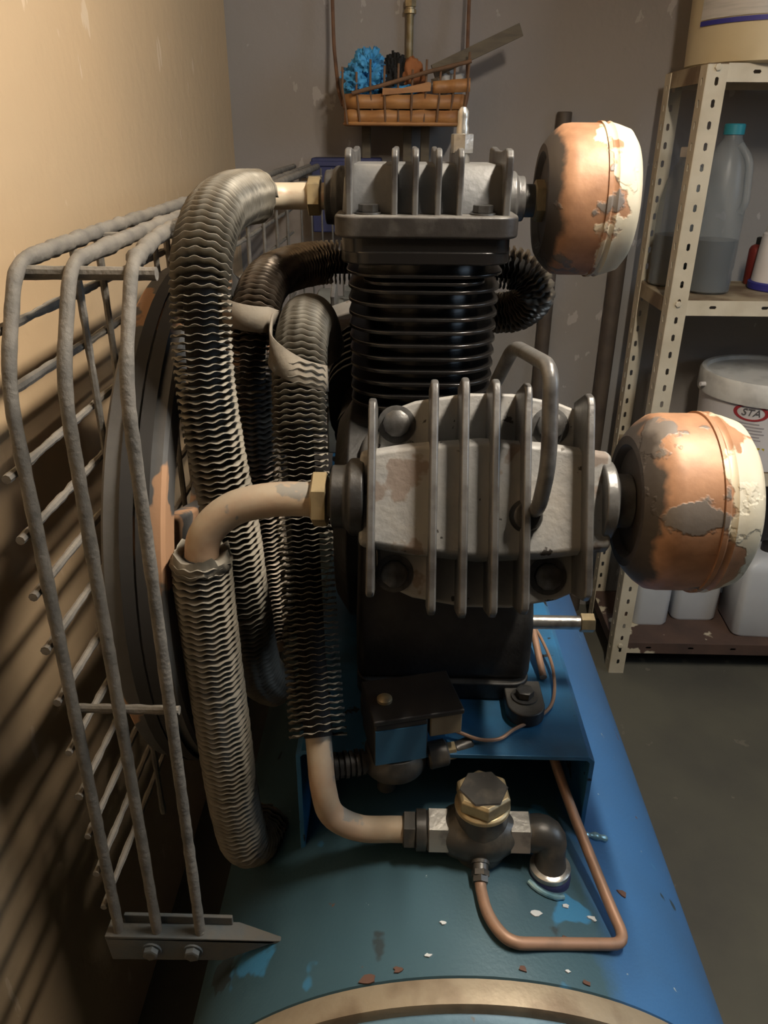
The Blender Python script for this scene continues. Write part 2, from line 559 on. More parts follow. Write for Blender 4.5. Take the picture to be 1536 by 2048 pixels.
def wavy(path, r0, r1, pitch=0.006, waves=13, amp=0.0010, per=6, seed=0):
    """one continuous helical crimped fin wound on the tube"""
    rnd = random.Random(seed)
    path = resample([V(p) for p in path], 0.002)
    fr = frames(path)
    step = (path[1] - path[0]).length
    total = step * (len(path) - 1)
    seg = waves * per
    n = int(total / pitch * seg)
    mb = MB()
    jit = 0.0
    for k in range(n + 1):
        s = min(total, k * pitch / seg)
        i = min(len(path) - 2, int(s / step))
        f = (s - i * step) / step
        p = path[i].lerp(path[i + 1], f)
        u, v, t = fr[i]
        a = 2 * PI * k / seg
        if k % 9 == 0:
            tgt = rnd.uniform(-1, 1)
        jit += (tgt - jit) * 0.12
        d = u * math.cos(a) + v * math.sin(a)
        ro = r1 * (1 + 0.018 * jit)
        mb.v.append(p + d * r0)
        mb.v.append(p + d * ro + t * (amp * math.sin(waves * a + 0.8 * jit) + 0.0009 * jit))
    for k in range(n):
        mb.f.append((2 * k, 2 * k + 1, 2 * k + 3, 2 * k + 2))
    return mb


def rrect(hx, hy, r, n=6, cx=0, cy=0):
    out = []
    for sx, sy, a0 in ((1, 1, 0), (-1, 1, 90), (-1, -1, 180), (1, -1, 270)):
        for k in range(n + 1):
            a = math.radians(a0 + 90 * k / n)
            out.append((cx + sx * (hx - r) + r * math.cos(a), cy + sy * (hy - r) + r * math.sin(a)))
    return out


def thing(name, label, cat, loc, group=None):
    o = bpy.data.objects.new(name, None)
    o.empty_display_size = 0.02
    COL.objects.link(o)
    o.location = V(loc)
    W[o.name] = V(loc)
    tag(o, label, cat, group)
    return o


def tag(o, label, cat, group=None):
    o['label'] = label
    o['category'] = cat
    if group:
        o['group'] = group
    return o


def struct(mb, name, m, **k):
    return mb.build(name, m, None, kind='structure', smooth=None, **k)


X, Y, Z = V((1, 0, 0)), V((0, 1, 0)), V((0, 0, 1))

# ================================================================== ROOM
XL, YB, XR, YF, ZC = -0.445, 2.20, 2.3, -1.6, 2.75
struct(MB().box(XL - 0.1, XR + 0.1, YF - 0.1, YB + 0.1, -0.1, 0.0), 'floor', 'floor')
struct(MB().box(XL - 0.1, XR + 0.1, YF - 0.1, YB + 0.1, ZC, ZC + 0.1), 'ceiling', 'ceil')
struct(MB().box(XL - 0.1, XL, YF, YB, 0, ZC), 'wall_left', 'wall_left')
struct(MB().box(XL - 0.1, XR + 0.1, YB, YB + 0.1, 0, ZC), 'wall_back', 'wall_back')
struct(MB().box(XR, XR + 0.1, YF, YB, 0, ZC), 'wall_right', 'ceil')
struct(MB().box(XL - 0.1, XR + 0.1, YF - 0.1, YF, 0, ZC), 'wall_front', 'ceil')

# ================================================================== FLUORESCENT LAMP (above the frame)
em = bpy.data.materials.new('lit_tube')
em.use_nodes = True
en = em.node_tree.nodes
eb = en['Principled BSDF']
eb.inputs['Emission Color'].default_value = TUBE['color'] + (1,)
eb.inputs['Emission Strength'].default_value = TUBE['strength']
MT['lit'] = em
fl = thing('fluorescent_lamp', 'fluorescent tube lamp hung from the ceiling above the compressor', 'lamp', (TUBE['x'], TUBE['y'], TUBE['z']))
MB().cyl((TUBE['x'], TUBE['y'] - TUBE['half'], TUBE['z']), (TUBE['x'], TUBE['y'] + TUBE['half'], TUBE['z']), TUBE['r'], 16).build('tube', 'lit', fl)
MB().box(TUBE['x'] - 0.03, TUBE['x'] + 0.03, TUBE['y'] - TUBE['half'] - 0.03, TUBE['y'] + TUBE['half'] + 0.03, TUBE['z'] + 0.035, TUBE['z'] + 0.075).build('housing', 'label', fl, bevel=0.004)
for sy in (-1, 1):
    MB().box(TUBE['x'] - 0.014, TUBE['x'] + 0.014, TUBE['y'] + sy * (TUBE['half'] + 0.012) - 0.012, TUBE['y'] + sy * (TUBE['half'] + 0.012) + 0.012, TUBE['z'] - 0.016, TUBE['z'] + 0.036).build('socket', 'label', fl)
    MB().cyl((TUBE['x'], TUBE['y'] + sy * 0.4, TUBE['z'] + 0.074), (TUBE['x'], TUBE['y'] + sy * 0.4, ZC), 0.004, 8).build('hanger', 'rod', fl)

# ================================================================== AIR TANK
TX, TR, TT = 0.07, 0.29, 0.77
TZ = TT - TR
tank = thing('air_tank', 'long blue steel air receiver tank lying beneath the compressor, paint chipped', 'tank', (TX, 1.2, 0))
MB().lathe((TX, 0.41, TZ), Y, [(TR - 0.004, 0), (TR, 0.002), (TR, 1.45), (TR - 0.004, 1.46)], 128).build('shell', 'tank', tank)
dome = [(0.0, -0.085), (0.08, -0.081), (0.15, -0.068), (0.21, -0.047), (0.255, -0.020), (0.276, 0.002), (0.2835, 0.022), (0.2835, 0.04)]
MB().lathe((TX, 0.37, TZ), Y, dome, 128).build('end_dome', 'dome', tank, label='pale blue rounded end cap of the tank')
MB().lathe((TX, 1.90, TZ), -Y, dome, 96).build('end_dome', 'dome', tank)
MB().lathe((TX, 0.386, TZ), Y, [(TR - 0.005, 0), (TR + 0.0008, 0.002), (TR + 0.0018, 0.012), (TR + 0.0008, 0.023), (TR - 0.003, 0.025)], 128).build('weld_band', 'band', tank, label='worn tan weld band round the end of the tank')
for yy in (0.75, 1.6):
    for sx in (-1, 1):
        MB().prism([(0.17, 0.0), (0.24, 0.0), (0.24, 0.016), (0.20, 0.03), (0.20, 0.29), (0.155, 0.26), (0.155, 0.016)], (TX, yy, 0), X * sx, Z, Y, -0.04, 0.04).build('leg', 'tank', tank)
# mounting channel under the pump
pl = MB()
ch = [(-0.10, 0.70), (-0.10, 0.846), (-0.094, 0.852), (0.191, 0.852), (0.197, 0.846), (0.197, 0.70), (0.192, 0.70), (0.192, 0.844), (0.189, 0.847), (-0.092, 0.847), (-0.095, 0.844), (-0.095, 0.70)]
pl.prism(ch, (0, 0, 0), X, Z, Y, 0.582, 1.14)
pl.build('mounting_plate', 'blue', tank, bevel=0.0008, label='bright blue folded mounting plate')
# welded drops on the tank
MB().lathe((0.1505, 0.523, 0.70), Z, [(0.0205, 0.0), (0.0205, 0.060), (0.0195, 0.064), (0.018, 0.066)], 32).build('socket', 'navy', tank)

for n_, pts in (('plate', [(0.1985, 0.585), (0.205, 0.588), (0.212, 0.590), (0.219, 0.592), (0.226, 0.594)]), ('elbow', [(0.128, 0.508), (0.135, 0.501), (0.143, 0.497), (0.152, 0.496), (0.160, 0.498)])):
    wp = [V((a, b, TZ + math.sqrt((TR + 0.002) ** 2 - (a - TX) ** 2))) for a, b in pts]
    wp = smooth_path(wp, 0.002)
    MB().tube(wp, 0.004, 10, rr=lambda i, p: 0.0032 + 0.0022 * mnoise.noise(V((p.x * 150, p.y * 150, 3.0)))).build('weld_bead', 'weld', tank, label='pale shiny weld bead beside the mounting plate' if n_ == 'plate' else 'pale weld bead at the foot of the elbow')

# ================================================================== COMPRESSOR PUMP
pump = thing('compressor_pump', 'black cast iron piston compressor pump with finned cylinders on the blue tank', 'compressor', (0.05, 0.87, 0.853))
CY, CZ = 0.87, 0.985
PH = math.radians(26)
A = V((0, -math.cos(PH), math.sin(PH)))      # front cylinder axis, outwards
Vd = V((0, math.sin(PH), math.cos(PH)))      # in-plane up of the front head
OF = V((0.067, 0.595, 1.125))

# crankcase
cc = MB()
prof = [(-0.20, 0.872), (0.20, 0.872), (0.20, 0.905), (0.165, 0.96), (0.16, 1.03), (0.09, 1.105), (-0.09, 1.105), (-0.16, 1.06), (-0.165, 1.0), (-0.20, 0.94)]
cc.prism([(CY + a, b) for a, b in prof], (0, 0, 0), Y, Z, X, -0.044, 0.143)
ck = cc.build('crankcase', 'iron', pump, bevel=0.012, seg=3)
MB().prism(rrect(0.0935, 0.205, 0.02), (0.0495, CY, 0), X, Y, Z, 0.853, 0.874).build('base_flange', 'iron', ck, bevel=0.002)
for sx in (-0.018, 0.135):
    for yy, sg in ((0.655, -1), (1.085, 1)):
        lug = MB()
        pts = [(-0.02, 0.03), (-0.02, -0.008)] + [(0.02 * math.cos(a), -0.008 + 0.02 * math.sin(a)) for a in [PI + PI * k / 10 for k in range(1, 10)]] + [(0.02, -0.008), (0.02, 0.03)]
        pts = [(a, b * -sg) for a, b in pts]
        lug.prism(pts, (sx, yy - 0.006 * -sg, 0), X, Y, Z, 0.853, 0.869)
        lug.build('foot_lug', 'iron', ck, bevel=0.002)
        bo = MB().lathe((sx, yy + sg * 0.004, 0.869), Z, [(0.014, 0), (0.014, 0.002), (0.009, 0.002)], 24)
        bo.hexnut((sx, yy + sg * 0.004, 0.871), Z, 0.0095, 0.008, 0.3)
        bo.build('foot_bolt', 'bolt', ck)
MB().lathe((-0.044, CY, CZ), -X, [(0.135, -0.01), (0.135, 0.014), (0.11, 0.030), (0.07, 0.034), (0.05, 0.036), (0.032, 0.04), (0.032, 0.06)], 40).build('bearing_housing', 'iron', ck, bevel=0.002)
MB().lathe((0.143, CY, CZ), X, [(0.08, -0.01), (0.08, 0.008), (0.055, 0.014), (0.0, 0.014)], 40).build('end_cover', 'iron', ck, bevel=0.002)


def barrel_fins(name, O, d, u, v, hx, hy, rad, h0, pitch, n, parent, th=0.004, taper=0.0):
    for i in range(n):
        h = h0 - i * pitch
        k = 1 - taper * i
        MB().prism(rrect(hx * k, hy * k, rad * k, 8), O, u, v, d, h - th / 2, h + th / 2).build('cooling_fin', 'barrel', parent, bevel=0.0012)


# --- middle (upright) cylinder
MX, MY = 0.0215, 0.880
mb_ = MB().lathe((MX, MY, 1.09), Z, [(0.066, 0), (0.062, 0.02), (0.062, 0.175), (0.071, 0.182), (0.071, 0.198)], 64)
mbar = mb_.build('middle_barrel', 'barrel', pump)
barrel_fins('cooling_fin', V((MX, MY, 0)), Z, X, Y, 0.0805, 0.085, 0.052, 1.2595, 0.01375, 10, mbar, taper=0.003)
MB().prism(rrect(0.063, 0.0845, 0.03, 6), V((MX, MY, 0)), X, Y, Z, 1.266, 1.2695).build('cooling_fin', 'barrel', mbar, bevel=0.001)
MB().prism(rrect(0.082, 0.086, 0.05, 8), V((MX, MY, 0)), X, Y, Z, 1.2735, 1.277).build('cooling_fin', 'barrel', mbar, bevel=0.001)
MB().prism(rrect(0.085, 0.09, 0.03, 8), V((MX, MY, 0)), X, Y, Z, 1.287, 1.300).build('lower_flange', 'barrel', mbar, bevel=0.002)

hd = MB()
# chamber: sloping walls
c0 = [V((MX + a, MY + b, 1.331)) for a, b in rrect(0.084, 0.068, 0.012, 3)]
c1 = [V((MX + a, MY + b, 1.364)) for a, b in rrect(0.082, 0.062, 0.012, 3)]
c2 = [V((MX + a, MY + b, 1.377)) for a, b in rrect(0.076, 0.050, 0.012, 3)]
hd.loft([c0, c1, c2])
mhead = hd.build('middle_head', 'midhead', pump, bevel=0.003)
fl_ = MB().prism(rrect(0.0905, 0.0935, 0.022, 6), V((MX, MY, 0)), X, Y, Z, 1.312, 1.333)
fl_.build('head_flange', 'flange', mhead, bevel=0.003)
MB().prism(rrect(0.084, 0.088, 0.022, 6), V((MX, MY, 0)), X, Y, Z, 1.298, 1.313).build('valve_plate', 'barrel', mhead, bevel=0.001)
for fx, th in ((-0.054, 0.0065), (-0.010, 0.006), (0.010, 0.006), (0.032, 0.006), (0.053, 0.006), (0.0985, 0.007)):
    hy, bot, top = 0.083, 1.330, 1.391
    pf = [(-hy, bot), (-hy - 0.002, top - 0.006), (-hy + 0.004, top), (-hy + 0.016, top + 0.001), (-0.03, top - 0.002), (0.03, top - 0.002), (hy - 0.016, top + 0.001), (hy - 0.004, top), (hy + 0.002, top - 0.006), (hy, bot)]
    MB().prism(pf, (fx, MY, 0), Y, Z, X, -th / 2, th / 2).build('fin', 'fin_iron', mhead, bevel=0.0018)
for bx, by in ((-0.0355, -0.074), (0.0765, -0.074), (-0.0355, 0.074), (0.0765, 0.074)):
    b = MB().lathe((bx, MY + by, 1.333), Z, [(0.0125, 0), (0.0125, 0.0018), (0.009, 0.0018)], 20)
    b.hexnut((bx, MY + by, 1.3348), Z, 0.0098, 0.0075, 0.5)
    b.build('bolt', 'bolt', mhead)
MB().lathe((MX - 0.075, MY, 1.343), -X, [(0.031, 0), (0.031, 0.018), (0.027, 0.022), (0.027, 0.030)], 32).build('port_boss', 'iron', mhead, bevel=0.002)
MB().lathe((MX + 0.078, MY, 1.343), X, [(0.027, 0), (0.027, 0.016), (0.0225, 0.018), (0.0225, 0.026)], 32).build('port_boss', 'fin_iron', mhead, bevel=0.002)
rv = MB().cyl((0.058, 0.88, 1.374), (0.058, 0.88, 1.386), 0.0085, 20)
rv.hexnut((0.058, 0.88, 1.386), Z, 0.0118, 0.0185, 0.2)
rv.lathe((0.058, 0.88, 1.404), Z, [(0.0062, 0), (0.0062, 0.006), (0.0052, 0.009), (0.0056, 0.016), (0.0054, 0.021), (0.003, 0.0245), (0, 0.0252)], 20)
rv.build('relief_valve', 'steel', mhead, label='small steel relief valve standing on the head')

# --- front cylinder, leaning towards the viewer
fb = MB().lathe(OF - A * 0.20, A, [(0.07, 0), (0.064, 0.03), (0.064, 0.155), (0.072, 0.158)], 56)
fbar = fb.build('front_barrel', 'barrel', pump)
barrel_fins('cooling_fin', OF, A, X, Vd, 0.084, 0.084, 0.055, -0.062, 0.0138, 7, fbar)


def fr(u, v, wv):
    return OF + X * (u - 0.067) + Vd * v + A * wv


deck = [(-0.086, -0.073), (-0.055, -0.087), (-0.010, -0.0945), (0.03, -0.0945), (0.07, -0.087), (0.101, -0.073), (0.103, 0), (0.101, 0.073), (0.07, 0.085), (0.03, 0.0925), (-0.010, 0.0925), (-0.055, 0.085), (-0.086, 0.073), (-0.088, 0)]
deck = [(a + 0.0, b) for a, b in deck]
fh = MB()
fh.prism(deck, OF, X, Vd, A, -0.030, -0.016)
fh.prism([(a * 0.96, b * 0.97) for a, b in deck], OF, X, Vd, A, -0.046, -0.029)


def cham(s, h):
    return [OF + X * a * 1.0 + Vd * b * s + A * h for a, b in
            [(-0.101, -0.040), (-0.06, -0.046), (0.0, -0.051), (0.055, -0.048), (0.108, -0.041), (0.108, 0.039), (0.055, 0.046), (0.0, 0.049), (-0.06, 0.044), (-0.101, 0.037)]]


fh.loft([cham(1.08, -0.018), cham(1.04, 0.006), cham(0.94, 0.016)])
fhead = fh.build('front_head', 'head', pump, bevel=0.0035)
for fx, hv, dv in ((-0.0235, 0.081, -0.001), (0.027, 0.096, 0), (0.052, 0.098, 0), (0.077, 0.097, 0), (0.1025, 0.094, 0), (0.153, 0.084, 0.002)):
    wt = 0.034
    pf = [(-hv, -0.018), (-hv - 0.001, wt - 0.012), (-hv + 0.003, wt - 0.003), (-hv + 0.010, wt), (hv - 0.010, wt), (hv - 0.003, wt - 0.003), (hv + 0.001, wt - 0.012), (hv, -0.018)]
    MB().prism([(a + dv, b) for a, b in pf], OF + X * (fx - 0.067), Vd, A, X, -0.0033, 0.0033).build('fin', 'fin_iron', fhead, bevel=0.002)
for bu, bv in ((-0.004, 0.064), (0.129, 0.064), (-0.004, -0.066), (0.129, -0.066)):
    O = fr(bu, bv, -0.016)
    b = MB().lathe(O, A, [(0.0165, 0), (0.0165, 0.0015), (0.012, 0.002)], 24)
    b.lathe(O, A, [(0.0118, 0.0015), (0.0122, 0.003), (0.0118, 0.008), (0.0095, 0.0095), (0, 0.0095)], 10)
    b.build('bolt', 'bolt', fhead)
MB().lathe(OF + X * -0.097, -X, [(0.033, 0), (0.033, 0.012), (0.027, 0.016), (0.027, 0.028)], 36).build('port_boss', 'iron', fhead, bevel=0.002)
MB().lathe(OF + X * 0.10, X, [(0.034, 0), (0.034, 0.010), (0.023, 0.013), (0.023, 0.027)], 36).build('port_boss', 'fin_iron', fhead, bevel=0.002)
# breather tube on the front head
br = fillet([fr(0.106, -0.010, 0.010), fr(0.111, -0.010, 0.034), (0.1135, 0.549, 1.175), (0.1115, 0.568, 1.247), (0.096, 0.66, 1.240), (0.09, 0.72, 1.19)], [0.012, 0.02, 0.016, 0.02], 8)
MB().tube(resample(br, 0.004), 0.0062, 14).build('breather_tube', 'fin_iron', fhead, label='bent grey breather tube over the front head')
MB().lathe(fr(0.1045, -0.014, -0.004), A, [(0.017, 0), (0.016, 0.014), (0.0135, 0.022), (0.0115, 0.026), (0.0115, 0.03), (0.0095, 0.031)], 24).build('breather_boss', 'iron', fhead)

# --- rear cylinder, leaning away
RA = V((0, math.cos(PH), math.sin(PH)))
RV = V((0, -math.sin(PH), math.cos(PH)))
OR = V((-0.02, 1.165, 1.125))
rb = MB().lathe(OR - RA * 0.20, RA, [(0.07, 0), (0.064, 0.03), (0.064, 0.155), (0.072, 0.158)], 48)
rbar = rb.build('rear_barrel', 'barrel', pump)
barrel_fins('cooling_fin', OR, RA, X, RV, 0.082, 0.082, 0.055, -0.062, 0.0138, 7, rbar)
rh = MB().prism(deck, OR + X * 0.0, X, RV, RA, -0.046, -0.016)
rh.prism([(-0.095, -0.045), (0.0, -0.052), (0.1, -0.045), (0.1, 0.045), (0, 0.052), (-0.095, 0.045)], OR, X, RV, RA, -0.02, 0.016)
rhead = rh.build('rear_head', 'head', pump, bevel=0.003)
for fx in (-0.08, -0.04, -0.015, 0.01, 0.035, 0.085):
    MB().prism([(-0.09, -0.018), (-0.09, 0.034), (0.09, 0.034), (0.09, -0.018)], OR + X * fx, RV, RA, X, -0.0033, 0.0033).build('fin', 'fin_iron', rhead, bevel=0.002)

# oil drain pipe
dp = MB().lathe((0.138, 0.70, 0.931), X, [(0.0075, 0), (0.0075, 0.06), (0.006, 0.06)], 20)
dpo = dp.build('drain_pipe', 'steel', pump, label='shiny oil drain pipe with a brass nut')
MB().hexnut((0.196, 0.70, 0.931), X, 0.0105, 0.015, 0.2).build('hex_nut', 'brass', dpo)

# ================================================================== FLYWHEEL, BELTS, MOTOR
FY, FZ, FR_ = 0.85, 0.985, 0.288
fly = thing('flywheel', 'grey cast flywheel with peeling paint behind the wire guard', 'flywheel', (-0.225, FY, FZ))
rim = [(FR_ - 0.03, 0.0), (FR_ - 0.003, 0.0), (FR_, 0.003), (FR_, 0.0175), (FR_ - 0.006, 0.0215), (FR_ - 0.006, 0.0275), (FR_, 0.0315), (FR_, 0.053), (FR_ - 0.004, 0.056), (FR_ - 0.03, 0.056), (FR_ - 0.034, 0.028), (FR_ - 0.03, 0.0)]
mbR = MB()
n = 160
for r, h in rim:
    for k in range(n):
        a = 2 * PI * k / n
        mbR.v.append(V((-0.2585 + h, FY + r * math.cos(a), FZ + r * math.sin(a))))
for i in range(len(rim) - 1):
    for k in range(n):
        mbR.f.append((i * n + k, i * n + (k + 1) % n, (i + 1) * n + (k + 1) % n, (i + 1) * n + k))
mbR.build('rim', 'wheel', fly)
MB().lathe((-0.246, FY, FZ), X, [(0.02, 0), (0.05, 0), (0.05, 0.05), (0.03, 0.05)], 32).build('hub', 'wheel', fly)
for k in range(5):
    a = 2 * PI * k / 5 + 0.3
    d = V((0, math.cos(a), math.sin(a)))
    MB().prism([(0.045, -0.022), (0.258, -0.015), (0.258, 0.015), (0.045, 0.022)], (-0.226, FY, FZ), d, X.cross(d), X, -0.01, 0.01).build('spoke', 'wheel', fly, bevel=0.004)
MB().cyl((-0.20, FY + 0.01, FZ), (-0.09, CY, FZ), 0.024, 24).build('shaft', 'dkfit', fly)
# motor
mo = thing('electric_motor', 'grey ribbed electric motor half hidden behind the finned tubes', 'motor', (0.0, 1.52, 0.853))
MCX, MCY, MCZ, MR = -0.02, 1.50, 1.02, 0.115
md_ = MB().lathe((MCX - 0.13, MCY, MCZ), X, [(MR - 0.02, 0), (MR - 0.008, 0.01), (MR - 0.008, 0.29), (MR - 0.02, 0.3)], 48).build('body', 'motor', mo)
for k in range(28):
    a = 2 * PI * k / 28
    d = V((0, math.cos(a), math.sin(a)))
    MB().prism([(MR - 0.012, -0.002), (MR + 0.012, -0.0015), (MR + 0.012, 0.0015), (MR - 0.012, 0.002)], (MCX, MCY, MCZ), d, X.cross(d), X, -0.09, 0.13).build('cooling_rib', 'motor', md_)
MB().lathe((MCX - 0.13, MCY, MCZ), -X, [(MR + 0.006, -0.02), (MR + 0.006, 0.01), (MR - 0.04, 0.035), (0.03, 0.045), (0.0, 0.045)], 40).build('end_bell', 'motor', mo, bevel=0.002)
MB().lathe((MCX - 0.17, MCY, MCZ), -X, [(0.014, 0), (0.014, 0.075)], 20).build('shaft', 'dkfit', mo)
MB().lathe((-0.2585, MCY, MCZ), X, [(0.05, 0), (0.06, 0.003), (0.06, 0.012), (0.052, 0.0205), (0.06, 0.028), (0.06, 0.05), (0.05, 0.054)], 48).build('pulley', 'wheel', mo)
MB().box(-0.17, -0.115, 1.345, 1.385, 0.955, 1.075).build('terminal_box', 'motor', mo, bevel=0.006)
for zz in (0.972, 0.989, 1.006, 1.023, 1.040):
    MB().box(-0.137, -0.113, 1.341, 1.352, zz - 0.003, zz + 0.003).build('slot_rib', 'iron', mo, bevel=0.001)
MB().cyl((-0.135, 1.40, 1.07), (-0.135, 1.40, 1.115), 0.011, 16, 0.003).build('cable_gland', 'brass', mo)
for sx in (-0.10, 0.08):
    MB().box(MCX + sx - 0.02, MCX + sx + 0.02, 1.38, 1.62, 0.853, 0.935).build('foot', 'motor', mo, bevel=0.004)
mp_ = MB().prism([(-0.13, 0.72), (-0.13, 0.853), (0.16, 0.853), (0.16, 0.72), (0.155, 0.72), (0.155, 0.848), (-0.125, 0.848), (-0.125, 0.72)], (0, 0, 0), X, Z, Y, 1.36, 1.66).build('motor_plate', 'blue', tank)
for hx in (0.0195, 0.0335):
    bx = -0.2585 + hx + 0.005
    outer, inner = [], []
    dz, dy = MCZ - FZ, MCY - FY
    D = math.hypot(dy, dz)
    base = math.atan2(dz, dy)
    al = math.acos((FR_ - 0.06) / D)
    loop = []
    for k in range(41):
        a = base + al + (2 * PI - 2 * al) * k / 40
        loop.append((FY, FZ, FR_, a))
    for k in range(21):
        a = base - al + 2 * al * k / 20
        loop.append((MCY, MCZ, 0.06, a))
    mbB = MB()
    m_ = len(loop)
    for (cy, cz, r, a) in loop:
        for (dx, dr) in ((-0.006, 0.005), (0.006, 0.005), (0.0045, 0.0006), (-0.0045, 0.0006)):
            mbB.v.append(V((bx, cy + (r + dr) * math.cos(a), cz + (r + dr) * math.sin(a))) + X * dx)
    for i in range(m_):
        for k in range(4):
            mbB.f.append((i * 4 + k, i * 4 + (k + 1) % 4, ((i + 1) % m_) * 4 + (k + 1) % 4, ((i + 1) % m_) * 4 + k))
    tag(mbB.build('drive_belt', 'belt', None), 'outer black rubber belt on the grey flywheel' if hx < 0.03 else 'inner black rubber belt on the grey flywheel', 'belt', 'drive belts')


# ================================================================== AIR FILTERS
def air_filter(c, label, L=0.088, R=0.0745):
    c = V(c)
    f = thing('air_filter', label, 'filter', c - Z * R, 'copper coloured air filters')
    pr = [(0.018, 0.0), (0.044, 0.002), (0.048, -0.004), (0.055, -0.004), (0.062, 0.001), (R - 0.006, 0.007), (R - 0.001, 0.014), (R, 0.022), (R, 0.050), (R - 0.0004, 0.0505)]
    MB().lathe(c - X * L / 2, X, pr, 72).build('cup', 'filter', f, origin=c)
    pr2 = [(R - 0.002, 0.0495), (R + 0.0018, 0.050), (R + 0.0018, 0.0535), (R - 0.0002, 0.0555), (R + 0.0001, 0.058), (R + 0.0016, 0.060), (R + 0.0004, 0.0625), (R - 0.001, L - 0.02), (R - 0.005, L - 0.008), (R - 0.013, L - 0.002), (R - 0.022, L), (0.0, L)]
    MB().lathe(c - X * L / 2, X, pr2, 72).build('cover', 'filter', f, origin=c)
    MB().hexnut(c - X * (L / 2 + 0.010), X, 0.021, 0.014, 0.4).build('hex_nut', 'brass', f)
    MB().cyl(c - X * (L / 2 + 0.024), c - X * (L / 2 - 0.004), 0.0165, 24).build('neck', 'dkfit', f)
    return f


air_filter((0.2375, 0.595, 1.125), 'larger looking copper and cream air filter on the front cylinder head')
air_filter((0.1905, 0.882, 1.341), 'copper and cream air filter on the upright cylinder head, farther back')


# ================================================================== FINNED TUBES
def finned(name, label, path, f0, f1, r_pipe, r_fin, seed, fin_mat='fin', core='core', pipe_mat='pipe', pitch=0.006, nuts=()):
    """path: full tube path; f0,f1: fraction of the length that carries fins"""
    P = smooth_path(path, 0.005)
    t = thing(name, label, 'pipe', P[-1], 'finned cooling tubes')
    n = len(P) - 1
    i0, i1 = int(n * f0), int(n * f1)
    MB().tube(P, r_pipe, 20).build('pipe', pipe_mat, t)
    fp = P[i0:i1 + 1]
    MB().tube(fp, r_pipe + 0.0012, 20).build('core', core, t)
    wavy(fp, r_pipe + 0.0006, r_fin, pitch, 12, 0.00105, 6, seed).build('crimped_fin', fin_mat, t, smooth=60, solid=0.0005)
    for p, d, r, h, m in nuts:
        MB().hexnut(p, d, r, h, 0.35).build('hex_nut', m, t)
    return t


T1 = [(-0.078, 0.882, 1.344), (-0.105, 0.882, 1.344), (-0.132, 0.878, 1.344), (-0.155, 0.850, 1.345), (-0.166, 0.79, 1.345), (-0.171, 0.725, 1.334), (-0.1735, 0.683, 1.303), (-0.1735, 0.664, 1.255), (-0.1725, 0.655, 1.20), (-0.1665, 0.65, 1.13), (-0.160, 0.65, 1.07), (-0.155, 0.655, 0.97), (-0.150, 0.68, 0.87), (-0.13, 0.72, 0.82)]
finned('finned_tube', 'tall dusty finned tube bending down from the upright cylinder head', T1, 0.115, 0.97, 0.0135, 0.0265, 1, pipe_mat='pipe_pale', nuts=[((-0.103, 0.882, 1.344), X, 0.0195, 0.014, 'brass')])
T2 = [(-0.035, 0.595, 1.122), (-0.075, 0.595, 1.122), (-0.112, 0.594, 1.121), (-0.145, 0.592, 1.112), (-0.168, 0.588, 1.090), (-0.1735, 0.586, 1.062), (-0.1735, 0.585, 1.03), (-0.171, 0.585, 0.90), (-0.166, 0.587, 0.755), (-0.160, 0.592, 0.712), (-0.152, 0.610, 0.698), (-0.147, 0.632, 0.697), (-0.145, 0.645, 0.699)]
T2o = finned('finned_tube', 'finned tube hanging from the curved bare pipe of the front cylinder head', T2, 0.288, 0.995, 0.0150, 0.0266, 2, nuts=[((-0.075, 0.595, 1.122), X, 0.024, 0.014, 'brass')])
T3 = [(0.105, 1.045, 1.19), (0.15, 1.02, 1.20), (0.166, 1.002, 1.225), (0.150, 1.0, 1.250), (0.105, 1.001, 1.258), (0.04, 1.002, 1.259), (-0.05, 1.002, 1.260), (-0.105, 0.992, 1.260), (-0.143, 0.945, 1.257), (-0.155, 0.87, 1.250), (-0.158, 0.825, 1.225), (-0.160, 0.803, 1.17), (-0.161, 0.797, 1.06), (-0.158, 0.797, 0.95), (-0.15, 0.80, 0.82)]
finned('finned_tube', 'oily finned tube running behind the upright barrel and bending down', T3, 0.0, 0.98, 0.0125, 0.0265, 3, fin_mat='fin_copper')
T4 = [(-0.10, 0.99, 1.14), (-0.102, 0.90, 1.205), (-0.104, 0.83, 1.222), (-0.1035, 0.772, 1.203), (-0.1015, 0.727, 1.145), (-0.093, 0.675, 1.03), (-0.082, 0.605, 0.93), (-0.073, 0.560, 0.878), (-0.068, 0.541, 0.843), (-0.060, 0.5395, 0.812), (-0.035, 0.5395, 0.7955), (0.0, 0.5395, 0.795), (0.012, 0.5395, 0.795)]
finned('finned_tube', 'finned tube under the strap ending in a curved bare pipe at the check valve', T4, 0.05, 0.80, 0.0125, 0.0275, 4)

# crumpled foil collar where the fins start on the front tube
tcm = MB()
tp, tq = V((-0.1735, 0.5862, 1.0665)), V((0.02, -0.02, 1.0)).normalized()
fu, fv, fd = frame(tq)
rings_ = ((0.0160, 0.004), (0.0225, 0.007), (0.0255, 0.002), (0.0265, -0.006))
for q, (rr_, hh_) in enumerate(rings_):
    for k in range(40):
        a = 2 * PI * k / 40
        nn = mnoise.noise(V((math.cos(a) * 2.2, math.sin(a) * 2.2, q * 0.7)))
        n2 = mnoise.noise(V((math.cos(a) * 6, math.sin(a) * 6, q * 1.3 + 9)))
        tcm.v.append(tp + (fu * math.cos(a) + fv * math.sin(a)) * (rr_ * (1 + (0.10 * nn + 0.08 * n2) * (q > 0))) + fd * (hh_ + (0.007 * nn + 0.004 * n2) * (q > 0)))
for q in range(3):
    for k in range(40):
        tcm.f.append((q * 40 + k, q * 40 + (k + 1) % 40, (q + 1) * 40 + (k + 1) % 40, (q + 1) * 40 + k))
